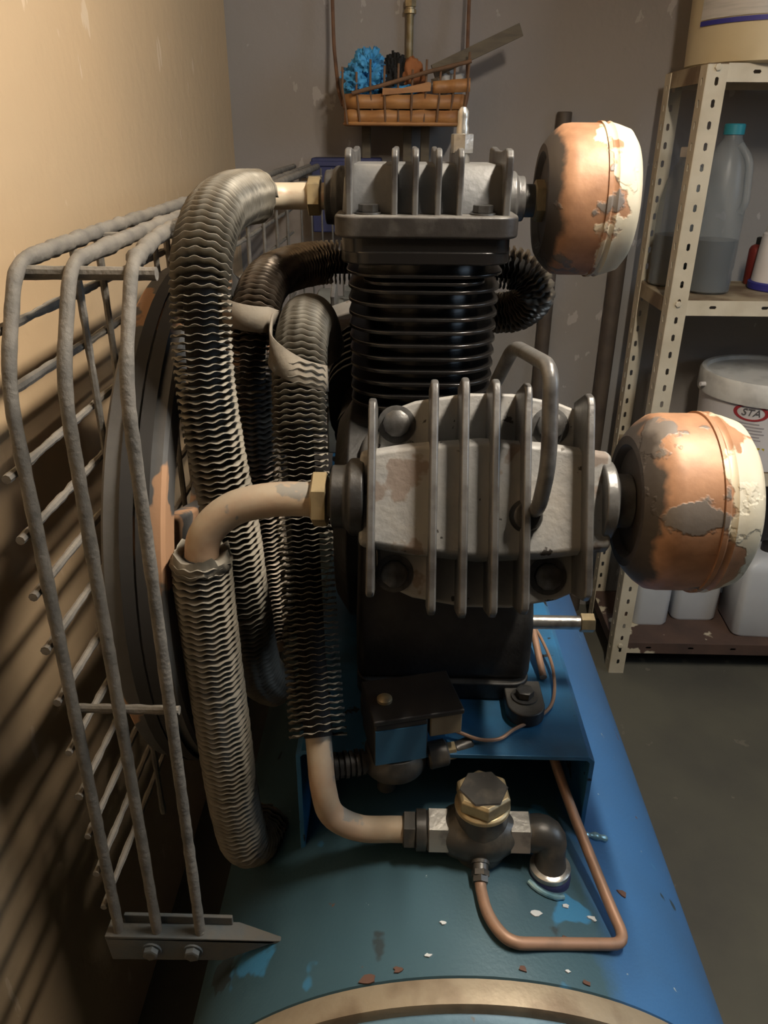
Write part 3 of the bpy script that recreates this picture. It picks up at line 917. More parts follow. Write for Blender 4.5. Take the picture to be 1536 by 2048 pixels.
tcm.build('torn_collar', 'fin', T2o, smooth=50, solid=0.0006, label='crumpled torn foil collar')

# strap binding two of the tubes
sp = []
for k in range(13):
    a = math.radians(175 + 150 * k / 12)
    sp.append(V((-0.159 + 0.0285 * math.cos(a), 0.812 + 0.0285 * math.sin(a), 1.243 - 0.012 * k / 12)))
for k in range(13):
    a = math.radians(190 + 150 * k / 12)
    sp.append(V((-0.1025 + 0.0295 * math.cos(a), 0.765 + 0.034 * math.sin(a), 1.214 - 0.032 * k / 12)))
sp = smooth_path(sp, 0.004)
st = MB()
ds = frames(sp)
for p, (u, v, t) in zip(sp, ds):
    kk = min(1, max(0, (p.x + 0.15) / 0.05))
    dn = V((0.02, 0.10 + 0.5 * kk, 0.93 - 0.1 * kk)).normalized()
    dn = (dn - t * dn.dot(t)).normalized()
    st.v += [p - dn * 0.013, p + dn * 0.013]
for i in range(len(sp) - 1):
    st.f.append((2 * i, 2 * i + 1, 2 * i + 3, 2 * i + 2))
tag(st.build('strap', 'strap', None, solid=0.0016), 'dusty strap looped in an S over two finned tubes', 'strap')

# ================================================================== CHECK VALVE
VC = V((0.083, 0.5395, 0.795))
cv = thing('check_valve', 'grimy check valve with brass cap and hex unions above the tank', 'valve', (0.083, 0.5395, 0.77))
bd = MB().lathe(VC, X, [(0.018, -0.036), (0.023, -0.030), (0.027, -0.018), (0.029, -0.004), (0.029, 0.006), (0.027, 0.016), (0.021, 0.026), (0.018, 0.032)], 36)
bd.lathe(VC, Z, [(0.020, -0.034), (0.026, -0.022), (0.0265, 0.0), (0.0255, 0.020), (0.0245, 0.036)], 36)
bd.lathe(VC, V((-0.05, -0.92, -0.38)), [(0.024, 0.0), (0.021, 0.018), (0.009, 0.028), (0.0085, 0.031)], 24)
bd.build('body', 'dkfit', cv)
cp = MB().lathe(VC, Z, [(0.0265, 0.034), (0.0265, 0.038), (0.024, 0.040)], 36)
cp.hexnut(VC + Z * 0.039, Z, 0.0268, 0.0165, 0.1, 0.2)
cp.build('cap', 'brass', cv, bevel=0.001, label='hexagonal brass cap')
MB().lathe(VC + Z * 0.0555, Z, [(0.0235, 0), (0.0225, 0.0015), (0.0, 0.002)], 6, V((math.cos(0.1 + 0), math.sin(0.1), 0))).build('cap_face', 'dkfit', cv)
MB().hexnut(VC + X * -0.075, X, 0.0185, 0.0125, 0.2).build('union_nut', 'dkfit', cv)
MB().lathe(VC + X * -0.063, X, [(0.015, 0), (0.0195, 0.001), (0.0195, 0.010), (0.0165, 0.012), (0.0165, 0.016)], 32).build('collar', 'dkfit', cv)
MB().hexnut(VC + X * -0.0515, X, 0.0225, 0.021, 0.2).build('union_nut', 'steel', cv, label='bright scuffed hex union nut')
MB().hexnut(VC + X * 0.0265, X, 0.0215, 0.0205, 0.2).build('union_nut', 'steel', cv)
el = fillet([VC + X * 0.044, V((0.1505, 0.536, 0.797)), V((0.1505, 0.523, 0.765))], 0.02, 10)
MB().tube(resample(el, 0.004), 0.0175, 24, rr=lambda i, p: 0.0165 + 0.002 * math.sin(i * 0.5)).build('elbow', 'dkfit', cv)
MB().lathe((0.1505, 0.523, 0.764), Z, [(0.0165, 0), (0.0195, 0.001), (0.0195, 0.006), (0.0165, 0.008)], 32).build('elbow_collar', 'steel', cv)
nd = V((-0.05, -0.92, -0.38)).normalized()
np_ = VC + nd * 0.030
n1 = MB().cyl(np_, np_ + nd * 0.007, 0.0075, 18)
n1.hexnut(np_ + nd * 0.006, nd, 0.0085, 0.006, 0.2)
n1.build('nipple', 'dkfit', cv)

# copper unloader tube
ct0 = np_ + nd * 0.0115
ct = fillet([ct0, ct0 + nd * 0.010, V((0.084, 0.462, 0.7765)), V((0.100, 0.437, 0.7765)), V((0.212, 0.461, 0.7455)), V((0.2035, 0.492, 0.753)), V((0.180, 0.578, 0.785)), V((0.166, 0.615, 0.815)), V((0.160, 0.66, 0.829))], [0.012, 0.02, 0.022, 0.022, 0.03, 0.04, 0.03], 8)
c_ = thing('copper_tube', 'copper tube looping from the check valve across the blue tank top', 'pipe', (0.15, 0.5, 0.755))
MB().tube(resample(ct, 0.004), 0.0054, 14).build('tube', 'copper', c_)
MB().hexnut(ct0 - nd * 0.001, nd, 0.0078, 0.007, 0.5).build('flare_nut', 'dkfit', c_)
cap = smooth_path([(0.165, 0.80, 0.862), (0.170, 0.765, 0.866), (0.176, 0.72, 0.862), (0.173, 0.68, 0.857), (0.164, 0.652, 0.8565), (0.148, 0.634, 0.8565), (0.120, 0.614, 0.857), (0.104, 0.60, 0.857), (0.085, 0.596, 0.859), (0.062, 0.60, 0.865), (0.047, 0.606, 0.868)], 0.004)
tag(MB().tube(cap, 0.0019, 8).build('copper_tube', 'copper', None), 'thin copper capillary line bent across the bright blue mounting plate', 'pipe')
rod2 = smooth_path([(0.157, 0.84, 0.90), (0.160, 0.78, 0.88), (0.163, 0.72, 0.862), (0.164, 0.70, 0.857)], 0.005)
tag(MB().tube(rod2, 0.0042, 12).build('copper_tube', 'copper', None), 'short thick copper tube beside the crankcase, behind the capillary line', 'pipe')

# ================================================================== PRESSURE SWITCH
ps = thing('pressure_switch', 'black and blue pressure switch box in the shadow below the front cylinder', 'switch', (0.01, 0.60, 0.77))
Rz = Matrix.Rotation(math.radians(14), 3, 'Z')
PO = V((-0.0205, 0.560, 0.022))
sw = MB().box(0, 0.053, 0, 0.060, 0.832, 0.882, Rz, PO)
sw.build('cover', 'swcover', ps, bevel=0.003)
MB().box(0.001, 0.051, -0.0012, 0.001, 0.835, 0.876, Rz, PO).build('label_plate', 'swlabel', ps, label='dark blue face plate')
MB().box(0.055, 0.0875, 0.002, 0.058, 0.857, 0.886, Rz, PO).build('side_block', 'khaki', ps, bevel=0.002)
MB().box(-0.001, 0.0885, -0.001, 0.062, 0.882, 0.888, Rz, PO).build('top_cover', 'swcover', ps, bevel=0.002)
sc = PO + Rz @ V((0.016, 0.028, 0.888))
MB().lathe(sc, Z, [(0.0075, 0), (0.0075, 0.003), (0.005, 0.005), (0, 0.0055)], 20).build('screw', 'brass', ps)
MB().lathe(PO + Rz @ V((0.026, 0.026, 0.817)), Z, [(0.02, -0.012), (0.031, -0.008), (0.033, 0.0), (0.033, 0.008), (0.028, 0.016)], 36).build('diaphragm_flange', 'dkfit', ps, bevel=0.001)
MB().tube(fillet([PO + Rz @ V((0.026, 0.026, 0.812)), PO + Rz @ V((0.026, 0.026, 0.797)), PO + Rz @ V((0.026, 0.060, 0.797)), PO + Rz @ V((0.026, 0.060, 0.742))], 0.01, 6), 0.010, 16).build('riser_nipple', 'dkfit', ps)
MB().cyl(PO + Rz @ V((0.056, 0.012, 0.824)), PO + Rz @ V((0.077, 0.012, 0.826)), 0.0135, 20, 0.002).build('fitting', 'dkfit', ps)
MB().hexnut(PO + Rz @ V((0.076, 0.012, 0.826)), Rz @ X, 0.0095, 0.009, 0.2).build('hex_nut', 'brass', ps)
MB().cyl(PO + Rz @ V((0.084, 0.012, 0.826)), PO + Rz @ V((0.104, 0.016, 0.829)), 0.0075, 16, 0.002).build('nozzle', 'dkfit', ps)
cd = MB()
for k in range(7):
    cd.cyl(PO + Rz @ V((-0.006 - k * 0.0055, 0.02, 0.822)), PO + Rz @ V((-0.0095 - k * 0.0055, 0.02, 0.822)), 0.0125 if k % 2 == 0 else 0.0135, 20)
cd.cyl(PO + Rz @ V((0.0, 0.02, 0.822)), PO + Rz @ V((-0.047, 0.02, 0.822)), 0.010, 20)
cd.build('cable_gland', 'swcover', ps)

# ================================================================== BELT GUARD
gd = thing('belt_guard', 'dust caked wire belt guard cage standing along the tan wall', 'guard', (-0.235, 0.49, 0.70))
GX = (-0.265, -0.228, -0.186)


def rough_r(r, amp, sc, seed):
    return lambda i, p: r * (1 + amp * mnoise.noise(V(p) * sc + V((seed, seed * 2.0, 0))))


for i, gx in enumerate(GX):
    yk = (0.0, 0.002, 0.003)[i]
    gb = gx if i < 2 else -0.2095
    pth = fillet([(gx, 0.487, 0.694), (gx, 0.493 + yk, 1.10), (gx, 0.496 + yk, 1.25), (gx, 0.540 + yk, 1.322), (gb, 0.69, 1.326), (gb, 2.0, 1.338)], [0.1, 0.03, 0.02, 0.1], 6)
    pth = resample(pth, 0.004)
    MB().tube(pth, 0.005, 12, rr=lambda k, p, i=i: (0.0050 + (0.0012 if p.y > 0.56 else 0)) * (1 + (0.28 if p.y > 0.56 else 0.10) * mnoise.noise(V(p) * 90 + V((i * 5, 0, 0))))).build('guard_rod', 'guardtop' if i == 9 else 'guard', gd)
# cross bars on the front
for (x0, x1, yy, zz, r) in ((-0.268, -0.171, 0.548, 1.3145, 0.0048), (-0.268, -0.180, 0.4985, 0.972, 0.0040)):
    p_ = resample([V((x0, yy, zz)), V((x1, yy, zz))], 0.004)
    MB().tube(p_, r, 10, rr=rough_r(r, 0.2, 100, 3)).build('cross_bar', 'guard', gd)
# outer side mesh: long wires
for k, zz in enumerate((1.281, 1.239, 1.185, 1.137, 1.089, 1.040, 0.989, 0.936, 0.886, 0.838, 0.790, 0.745)):
    r = 0.0038 if k < 2 else 0.0034
    y0 = 0.484 if k > 1 else 0.512
    p_ = resample([V((-0.2735, y0, zz)), V((-0.2735, 1.995, zz + 0.006))], 0.006)
    MB().tube(p_, r, 8, rr=rough_r(r, 0.35, 80, k)).build('long_wire', 'guard', gd)
for k, yy in enumerate((0.640, 0.695, 0.855, 0.90, 1.06, 1.22, 1.38, 1.54, 1.70, 1.86)):
    p_ = resample([V((-0.2665, yy, 0.70)), V((-0.2665, yy + 0.004, 1.325))], 0.01)
    MB().tube(p_, 0.0034, 8, rr=rough_r(0.0034, 0.3, 80, k + 20)).build('upright_wire', 'guard', gd)
for k, yy in enumerate((0.70, 0.86, 1.06, 1.30, 1.56, 1.82)):
    p_ = [V((-0.272, yy, 1.322)), V((-0.18, yy, 1.324))]
    MB().tube(p_, 0.0032, 8).build('top_tie', 'guard', gd)
for k, xx in enumerate((-0.25, -0.225, -0.20, -0.175, -0.15)):
    MB().tube([V((xx, 1.99, 0.70)), V((xx, 1.99, 1.335))], 0.0022, 8).build('end_wire', 'guard', gd)
for zz in (1.29, 1.15, 1.0, 0.85, 0.72):
    MB().tube([V((-0.272, 1.992, zz)), V((-0.14, 1.992, zz))], 0.0022, 8).build('end_wire', 'guard', gd)
# foot bracket
bk = MB()
bk.prism([(-0.277, 0.707), (-0.108, 0.7095), (-0.165, 0.678), (-0.274, 0.675)], (0, 0, 0), X, Z, Y, 0.480, 0.486)
bk.prism([(-0.277, 0.480), (-0.106, 0.480), (-0.104, 0.484), (-0.150, 0.499), (-0.277, 0.499)], (0, 0, 0), X, Y, Z, 0.7045, 0.7095)
bkt = bk.build('foot_bracket', 'bracket', gd, bevel=0.001, label='dusty blue steel bracket bolted at the foot of the guard')
for bx in (-0.233, -0.193):
    b = MB().lathe((bx, 0.480, 0.692), -Y, [(0.0095, 0), (0.0095, 0.002), (0.0075, 0.002)], 18)
    b.hexnut((bx, 0.4785, 0.692), -Y, 0.0075, 0.0055, 0.3)
    b.build('bolt', 'bracket', bkt)
MB().box(-0.262, -0.156, 0.495, 0.499, 0.7095, 0.720).build('clamp_bar', 'bracket', gd, bevel=0.001)
MB().box(-0.275, -0.145, 1.93, 1.99, 0.69, 0.7).build('foot_bracket', 'bracket', gd)
MB().prism([(-0.275, 0.69), (-0.10, 0.69), (-0.06, 0.74), (-0.10, 0.70), (-0.275, 0.70)], (0, 0, 0), X, Z, Y, 1.80, 1.85).build('foot_bracket', 'bracket', gd)

# navy box at the far end of the guard
nb = thing('storage_box', 'dark navy blue box on the back wall beyond the belt guard', 'box', (-0.19, 2.15, 1.20))
MB().box(-0.235, -0.06, 2.10, 2.199, 1.18, 1.355).build('box_body', 'navy', nb, bevel=0.004)
MB().box(-0.238, -0.057, 2.096, 2.199, 1.335, 1.347).build('box_lid', 'navy', nb, bevel=0.003)

# ================================================================== SHELVING
SX, SY0, SY1, SXE = 0.617, 1.834, 2.118, 1.56
sh = thing('shelf_unit', 'cream slotted angle shelving unit with rusty shelves at the back wall', 'shelf', (1.09, 1.98, 0))


def perforated(mb, O, u, v, wd, ln, pitch=0.0408, sw_=0.0075, sl=0.017, off=0.02, uc=None):
    """flat strip in the u (width) / v (length) plane with real slots"""
    O, u, v = V(O), V(u), V(v)
    n = max(1, int((ln - off) / pitch))
    uc = wd * 0.52 if uc is None else uc
    y = 0.0
    mb.add([O, O + u * wd, O + u * wd + v * off, O + v * off], [(0, 1, 2, 3)])
    for i in range(n):
        y0 = off + i * pitch
        y1 = y0 + pitch
        cy = (y0 + y1) / 2
        out = [(0, y0), (wd / 2, y0), (wd, y0), (wd, cy), (wd, y1), (wd / 2, y1), (0, y1), (0, cy)]
        a, b = sw_ / 2, sl / 2
        inn = [(-a, -b * 0.7), (0, -b), (a, -b * 0.7), (a, 0), (a, b * 0.7), (0, b), (-a, b * 0.7), (-a, 0)]
        inn = [(uc + p, cy + q) for p, q in inn]
        vs = [O + u * p + v * q for p, q in out + inn]
        mb.add(vs, [(k, (k + 1) % 8, 8 + (k + 1) % 8, 8 + k) for k in range(8)])
    ye = off + n * pitch
    if ye < ln - 1e-4:
        mb.add([O + v * ye, O + u * wd + v * ye, O + u * wd + v * ln, O + v * ln], [(0, 1, 2, 3)])


for (px, py, sx, sy) in ((SX, SY0, 1, 1), (SXE, SY0, -1, 1), (SX, SY1, 1, -1), (SXE, SY1, -1, -1)):
    mb = MB()
    O = V((px, py, 0.0))
    perforated(mb, O, X * sx, Z, 0.042, 1.54)
    perforated(mb, O, Y * sy, Z, 0.042, 1.54)
    mb.build('post', 'cream', sh, smooth=None, solid=0.002)
levels = ((1.508, 'cream', 'mixshelf'), (1.031, 'cream', 'mixshelf'), (0.600, 'cream', 'mixshelf'), (0.071, 'rustshelf', 'rustshelf'))
for zz, ml, mtp in levels:
    b = MB().box(SX + 0.002, SXE - 0.002, SY0 + 0.003, SY1 - 0.003, zz + 0.031, zz + 0.0345)
    brd = b.build('shelf_board', mtp, sh, bevel=0.001, label='rusty brown shelf board with flaking cream paint' if ml == 'rustshelf' else None)
    mb = MB()
    perforated(mb, (SX + 0.042, SY0 + 0.001, zz), Z, X, 0.0345, SXE - SX - 0.084, 0.12, 0.007, 0.017, 0.0, 0.019)
    mb.build('front_lip', ml, brd, smooth=None, solid=0.002)
    mb = MB()
    perforated(mb, (SX + 0.042, SY1 - 0.001, zz), Z, X, 0.0345, SXE - SX - 0.084, 0.12, 0.007, 0.017, 0.0, 0.019)
    mb.build('rear_lip', ml, brd, smooth=None, solid=0.002)
    MB().box(SX + 0.0015, SX + 0.0035, SY0 + 0.004, SY1 - 0.004, zz, zz + 0.033).build('side_lip', 'rustshelf' if ml == 'rustshelf' else 'mixshelf', brd)
    MB().box(SXE - 0.0035, SXE - 0.0015, SY0 + 0.004, SY1 - 0.004, zz, zz + 0.033).build('side_lip', ml, brd)
ZT = [l[0] + 0.0345 for l in levels]
for zb in ZT:
    for px in (SX + 0.016, ):
        b = MB().hexnut((px + 0.004, SY0 - 0.001, zb - 0.008), -Y, 0.007, 0.005, 0.2)
        b.build('post_bolt', 'cream', sh)


# --- containers
def print_on(parent, C_, R, z0, z1, a0, a1, name, m, n=16, off=0.0007, label=None):
    mb = MB()
    for k in range(n + 1):
        a = a0 + (a1 - a0) * k / n
        for zz in (z0, z1):
            mb.v.append(V((C_[0] + (R + off) * math.sin(a), C_[1] - (R + off) * math.cos(a), zz)))
    for k in range(n):
        mb.f.append((2 * k, 2 * k + 2, 2 * k + 3, 2 * k + 1))
    return mb.build(name, m, parent, smooth=60, label=label)


# paint bucket with the red logo
BC, BR, BZ = (0.952, 1.985), 0.158, ZT[2]
bkx = thing('paint_bucket', 'white plastic paint bucket with red oval logo and dusty grey lid on the shelf', 'bucket', (BC[0], BC[1], BZ))
MB().lathe((BC[0], BC[1], BZ), Z, [(0.142, 0), (0.146, 0.003), (BR, 0.175), (BR + 0.001, 0.178)], 64).build('body', 'white', bkx)
MB().lathe((BC[0], BC[1], BZ), Z, [(BR - 0.002, 0.172), (BR + 0.007, 0.173), (BR + 0.008, 0.178), (BR + 0.008, 0.222), (BR + 0.004, 0.229), (BR - 0.002, 0.230), (BR - 0.008, 0.228), (BR - 0.011, 0.219), (0.0, 0.219)], 64).build('lid', 'lid', bkx)
MB().cyl((BC[0] - BR - 0.006, BC[1] - 0.02, BZ + 0.196), (BC[0] - BR - 0.020, BC[1] - 0.023, BZ + 0.196), 0.006, 12).build('handle_ear', 'white', bkx)


def bend(C_, R, a, zz, off=0.001):
    return V((C_[0] + (R + off) * math.sin(a), C_[1] - (R + off) * math.cos(a), zz))


LA, LZ = -0.56, BZ + 0.156       # logo centre
rg = MB()
for k in range(49):
    t = 2 * PI * k / 48
    for s in (1.0, 0.78):
        zz = LZ + 0.022 * s * math.sin(t)
        rg.v.append(bend(BC, 0.1425 + 0.0155 * (zz - BZ) / 0.175 + 0.001, LA + 0.042 / BR * s * math.cos(t), min(zz, BZ + 0.1715)))
for k in range(48):
    rg.f.append((2 * k, 2 * k + 2, 2 * k + 3, 2 * k + 1))
rg.build('logo_ring', 'red', bkx, smooth=None)
print_on(bkx, BC, 0.1565, BZ + 0.166, BZ + 0.1715, LA - 0.42, LA - 0.25, 'logo_line', 'red')
print_on(bkx, BC, 0.1565, BZ + 0.166, BZ + 0.1715, LA + 0.25, LA + 1.1, 'logo_line', 'red')


def letters(txt, size, C_, Rf, a0, z0, m, parent, shear=0.0):
    fc = bpy.data.curves.new('txt', 'FONT')
    fc.body = txt
    fc.size = size
    fc.align_x = 'CENTER'
    fc.shear = shear
    fc.offset = size * 0.012
    to = bpy.data.objects.new('txt', fc)
    COL.objects.link(to)
    dg = bpy.context.evaluated_depsgraph_get()
    me = bpy.data.meshes.new_from_object(to.evaluated_get(dg))
    mb = MB()
    vs = []
    for v in me.vertices:
        zz = z0 + v.co.y
        R = Rf(zz)
        vs.append(bend(C_, R, a0 + v.co.x / R, zz, 0.0012))
    mb.add(vs, [tuple(p.vertices) for p in me.polygons])
    bpy.data.objects.remove(to, do_unlink=True)
    bpy.data.meshes.remove(me)
    return mb.build('logo_lettering', m, parent, smooth=None)


letters('STA', 0.026, BC, lambda z: 0.1425 + 0.0155 * (z - BZ) / 0.175 + 0.001, LA, BZ + 0.148, 'dkprint', bkx, 0.25)
for k, (a, b) in enumerate(((-0.24, 0.10), (-0.26, 0.18), (-0.22, 0.16), (-0.25, 0.20), (-0.20, 0.14), (-0.16, 0.17))):
    zz = BZ + 0.126 - k * 0.0085
    print_on(bkx, BC, 0.1425 + 0.0155 * (zz - BZ) / 0.175 + 0.0012, zz, zz + 0.0032, LA + a, LA + b + 0.06, 'print_line', 'ltprint')
ym = MB()
for k in range(9):
    a = LA + 0.02 + 0.30 * k / 8
    for q in (0, 1):
        zz = BZ + (0.066 if q else 0.040 + 0.016 * max(0, abs(k - 4) / 4 - 0.2))
        ym.v.append(bend(BC, 0.1425 + 0.0155 * (zz - BZ) / 0.175 + 0.001, a, zz))
for k in range(8):
    ym.f.append((2 * k, 2 * k + 2, 2 * k + 3, 2 * k + 1))
ym.build('yellow_patch', 'yellow', bkx, smooth=None)

# big yellowed bucket on the top shelf
TC, TRd, TZ0 = (0.80, 1.975), 0.188, ZT[0]
tb = thing('plastic_bucket', 'large yellowed plastic bucket with a blue stripe on the top shelf', 'bucket', (TC[0], TC[1], TZ0))
MB().lathe((TC[0], TC[1], TZ0), Z, [(TRd - 0.014, 0), (TRd - 0.008, 0.004), (TRd, 0.30), (TRd + 0.008, 0.302), (TRd + 0.008, 0.33), (TRd - 0.004, 0.332), (0, 0.328)], 72).build('body', 'yellowed', tb)
print_on(tb, TC, TRd - 0.0045, TZ0 + 0.084, TZ0 + 0.26, -1.35, 1.35, 'label_sheet', 'label', 40, 0.001)
print_on(tb, TC, TRd - 0.0055, TZ0 + 0.073, TZ0 + 0.082, -1.35, 1.35, 'blue_stripe', 'blueplas', 40, 0.002)


# jugs with dark liquid
def jug(cx, cy, z0, label, cap_m, hh=1.0):
    j = thing('plastic_jug', label, 'jug', (cx, cy, z0), 'jugs of dark liquid')
    pr = [(0.0, 0.0), (0.046, 0.0), (0.053, 0.006), (0.054, 0.03), (0.0525, 0.05), (0.0545, 0.06), (0.0545, 0.20), (0.052, 0.235), (0.044, 0.285), (0.032, 0.32), (0.0205, 0.338), (0.0195, 0.352), (0.0, 0.352)]
    MB().lathe((cx, cy, z0), Z, [(r, h * hh) for r, h in pr], 40).build('body', 'shell', j)
    MB().lathe((cx, cy, z0), Z, [(0, 0.002), (0.045, 0.002), (0.051, 0.008), (0.052, 0.03), (0.0505, 0.05), (0.0525, 0.06), (0.0525, 0.122), (0, 0.122)], 40).build('liquid', 'liquid', j)
    MB().lathe((cx, cy, z0 + 0.346 * hh), Z, [(0.0225, 0), (0.0225, 0.020), (0.020, 0.022), (0, 0.022)], 24).build('cap', cap_m, j)
    hnd = fillet([(cx + 0.010, cy - 0.026, z0 + 0.325 * hh), (cx + 0.030, cy - 0.046, z0 + 0.295 * hh), (cx + 0.036, cy - 0.050, z0 + 0.205 * hh), (cx + 0.030, cy - 0.042, z0 + 0.185 * hh)], 0.03, 6)
    MB().tube(resample(hnd, 0.006), 0.0085, 12).build('handle', 'shell', j)


jug(0.740, 1.955, ZT[1], 'translucent jug half full of dark liquid with teal cap on the middle shelf', 'teal')
jug(0.681, 2.05, ZT[1], 'second jug of dark liquid behind the slotted shelf post', 'white', 0.86)
# small tub with blue base
tu = thing('paint_tub', 'small white tub with a dark blue base rim on the middle shelf', 'tub', (0.935, 2.0, ZT[1]))
MB().lathe((0.935, 2.0, ZT[1] + 0.012), Z, [(0.066, 0), (0.066, 0.004), (0.060, 0.10), (0.058, 0.118), (0.054, 0.122), (0.052, 0.135), (0, 0.137)], 40).build('body', 'white', tu)
MB().lathe((0.935, 2.0, ZT[1]), Z, [(0.069, 0), (0.072, 0.003), (0.072, 0.017), (0.067, 0.02)], 40).build('base_rim', 'blueplas', tu)
rt_ = thing('spray_can', 'dark red can in shadow behind the small white tub', 'can', (0.905, 2.075, ZT[1]))
MB().lathe((0.905, 2.075, ZT[1]), Z, [(0.024, 0), (0.026, 0.003), (0.026, 0.085), (0.022, 0.093), (0.014, 0.098), (0, 0.098)], 28).build('body', 'redplas', rt_)
MB().lathe((0.905, 2.075, ZT[1] + 0.097), Z, [(0.013, 0), (0.013, 0.016), (0.010, 0.018), (0, 0.018)], 20).build('cap', 'swcover', rt_)


# white canisters on the bottom shelf
def canister(cx, cy, hx, hy, h, label, rz=0.0, r=0.02):
    c = thing('plastic_canister', label, 'canister', (cx, cy, ZT[3]), 'white canisters on the bottom shelf')
    R = Matrix.Rotation(rz, 3, 'Z')
    loops = []
    for s, z in ((0.93, 0.0), (1.0, 0.008), (1.0, h * 0.84), (0.94, h * 0.93), (0.72, h * 0.99), (0.5, h)):
        loops.append([V((cx, cy, ZT[3] + z)) + R @ V((a, b, 0)) for a, b in rrect(hx * s, hy * s, r, 5)])
    MB().loft(loops).build('body', 'milky', c, smooth=50)
    n = V((cx, cy, ZT[3] + h)) + R @ V((-hx * 0.25, 0, 0))
    MB().lathe(n, Z, [(0.019, -0.006), (0.019, 0.02), (0.016, 0.022), (0, 0.022)], 24).build('cap', 'swcover', c)
    hl = [n + R @ V((hx * 0.3, 0, -0.006)), n + R @ V((hx * 0.35, 0, 0.026)), n + R @ V((hx * 0.85, 0, 0.026)), n + R @ V((hx * 0.95, 0, -0.01))]
    MB().tube(resample(fillet(hl, 0.015, 5), 0.006), 0.0075, 10).build('handle', 'milky', c)


canister(0.745, 1.975, 0.052, 0.05, 0.235, 'white plastic canister nearest the slotted post on the bottom shelf')
canister(0.885, 2.015, 0.066, 0.06, 0.25, 'white plastic canister standing in the middle of the bottom shelf')
canister(1.07, 1.945, 0.098, 0.075, 0.25, 'large milky canister at the right end of the bottom shelf', -0.06)
sml = thing('bottle_cap', 'small red cap wedged between two white canisters on bottom shelf', 'cap', (0.80, 2.02, ZT[3]))
MB().lathe((0.807, 2.03, ZT[3]), Z, [(0.009, 0), (0.009, 0.13), (0.006, 0.135), (0, 0.135)], 16).build('body', 'redplas', sml)

# ================================================================== BACK WALL: pipes, basket
for nm, (px, py, r, zt, lab) in {'a': (0.397, 2.181, 0.0185, 1.462, 'shorter brown rusty pipe standing on the floor behind the farther air filter'),
                                 'b': (0.578, 2.177, 0.0215, 1.368, 'brown rusty pipe leaning beside the cream slotted shelf post')}.items():
    m = MB()
    m.lathe((px, py, 0.0), Z, [(r, 0), (r, zt - 0.002), (r - 0.002, zt), (r - 0.0045, zt), (r - 0.0045, zt - 0.05), (0, zt - 0.05)], 28)
    tag(m.build('rusty_pipe', 'rustpipe', None), lab, 'pipe', 'rusty pipes against the back wall')
bp_ = thing('brass_pipe', 'aged brass pipe with a flange nut running down behind the basket', 'pipe', (0.006, 2.18, 1.40))
MB().cyl((0.006, 2.185, 1.36), (0.006, 2.185, 2.2), 0.0085, 20).build('pipe', 'oldbrass', bp_)
MB().lathe((0.006, 2.185, 1.668), Z, [(0.009, 0), (0.0145, 0.001), (0.0145, 0.009), (0.011, 0.010), (0.011, 0.016)], 28).build('flange', 'brass', bp_)
MB().hexnut((0.006, 2.185, 1.682), Z, 0.0145, 0.014, 0.2).build('hex_nut', 'brass', bp_)

bs = thing('wicker_basket', 'broken brown splint basket hung on rods against the grey wall', 'basket', (-0.01, 2.09, 1.425))
BX0, BX1, BY0, BY1, BZ0 = -0.143, 0.128, 2.015, 2.165, 1.428


def basket_loop(zz, sp, out=0.0):
    t = (zz - BZ0) / 0.11
    x0, x1 = BX0 - 0.008 * t - out, BX1 + 0.018 * t + out
    y0, y1 = BY0 - 0.006 * t - out, BY1 + out
    return [((x0 + x1) / 2 + a, (y0 + y1) / 2 + b) for a, b in rrect((x1 - x0) / 2, (y1 - y0) / 2, 0.03, 6)]


MB().prism(basket_loop(BZ0, 0), (0, 0, 0), X, Y, Z, BZ0 - 0.002, BZ0 + 0.005).build('basket_floor', 'splint', bs, bevel=0.001)
bl = basket_loop(BZ0, 0, 0.002)
MB().tube([V((a, b, BZ0 + 0.002)) for a, b in bl + bl[:1]], 0.0042, 10).build('base_rim', 'splint', bs)


def perim(zz, out, n=120):
    lp = basket_loop(zz, 0, out)
    return resample([V((a, b, 0)) for a, b in lp + lp[:1]], 0.004)


nst = 20
for row, (zc, hz) in enumerate(((1.4445, 0.0145), (1.476, 0.0150))):
    mb = MB()
    pr = perim(zc, 0.0)
    L_ = len(pr)
    fr_ = frames(pr)
    for i, p in enumerate(pr):
        a = i / (L_ - 1) * nst * PI + row * PI
        d = fr_[i][2].cross(Z)
        q = p + d * 0.0035 * math.sin(a)
        mb.v += [q + Z * (zc - hz), q + Z * (zc + hz * (1 + 0.08 * math.sin(i * 0.3)))]
    for i in range(L_ - 1):
        mb.f.append((2 * i, 2 * i + 1, 2 * i + 3, 2 * i + 2))
    mb.build('splint_band', 'splint', bs, smooth=50, solid=0.0015)
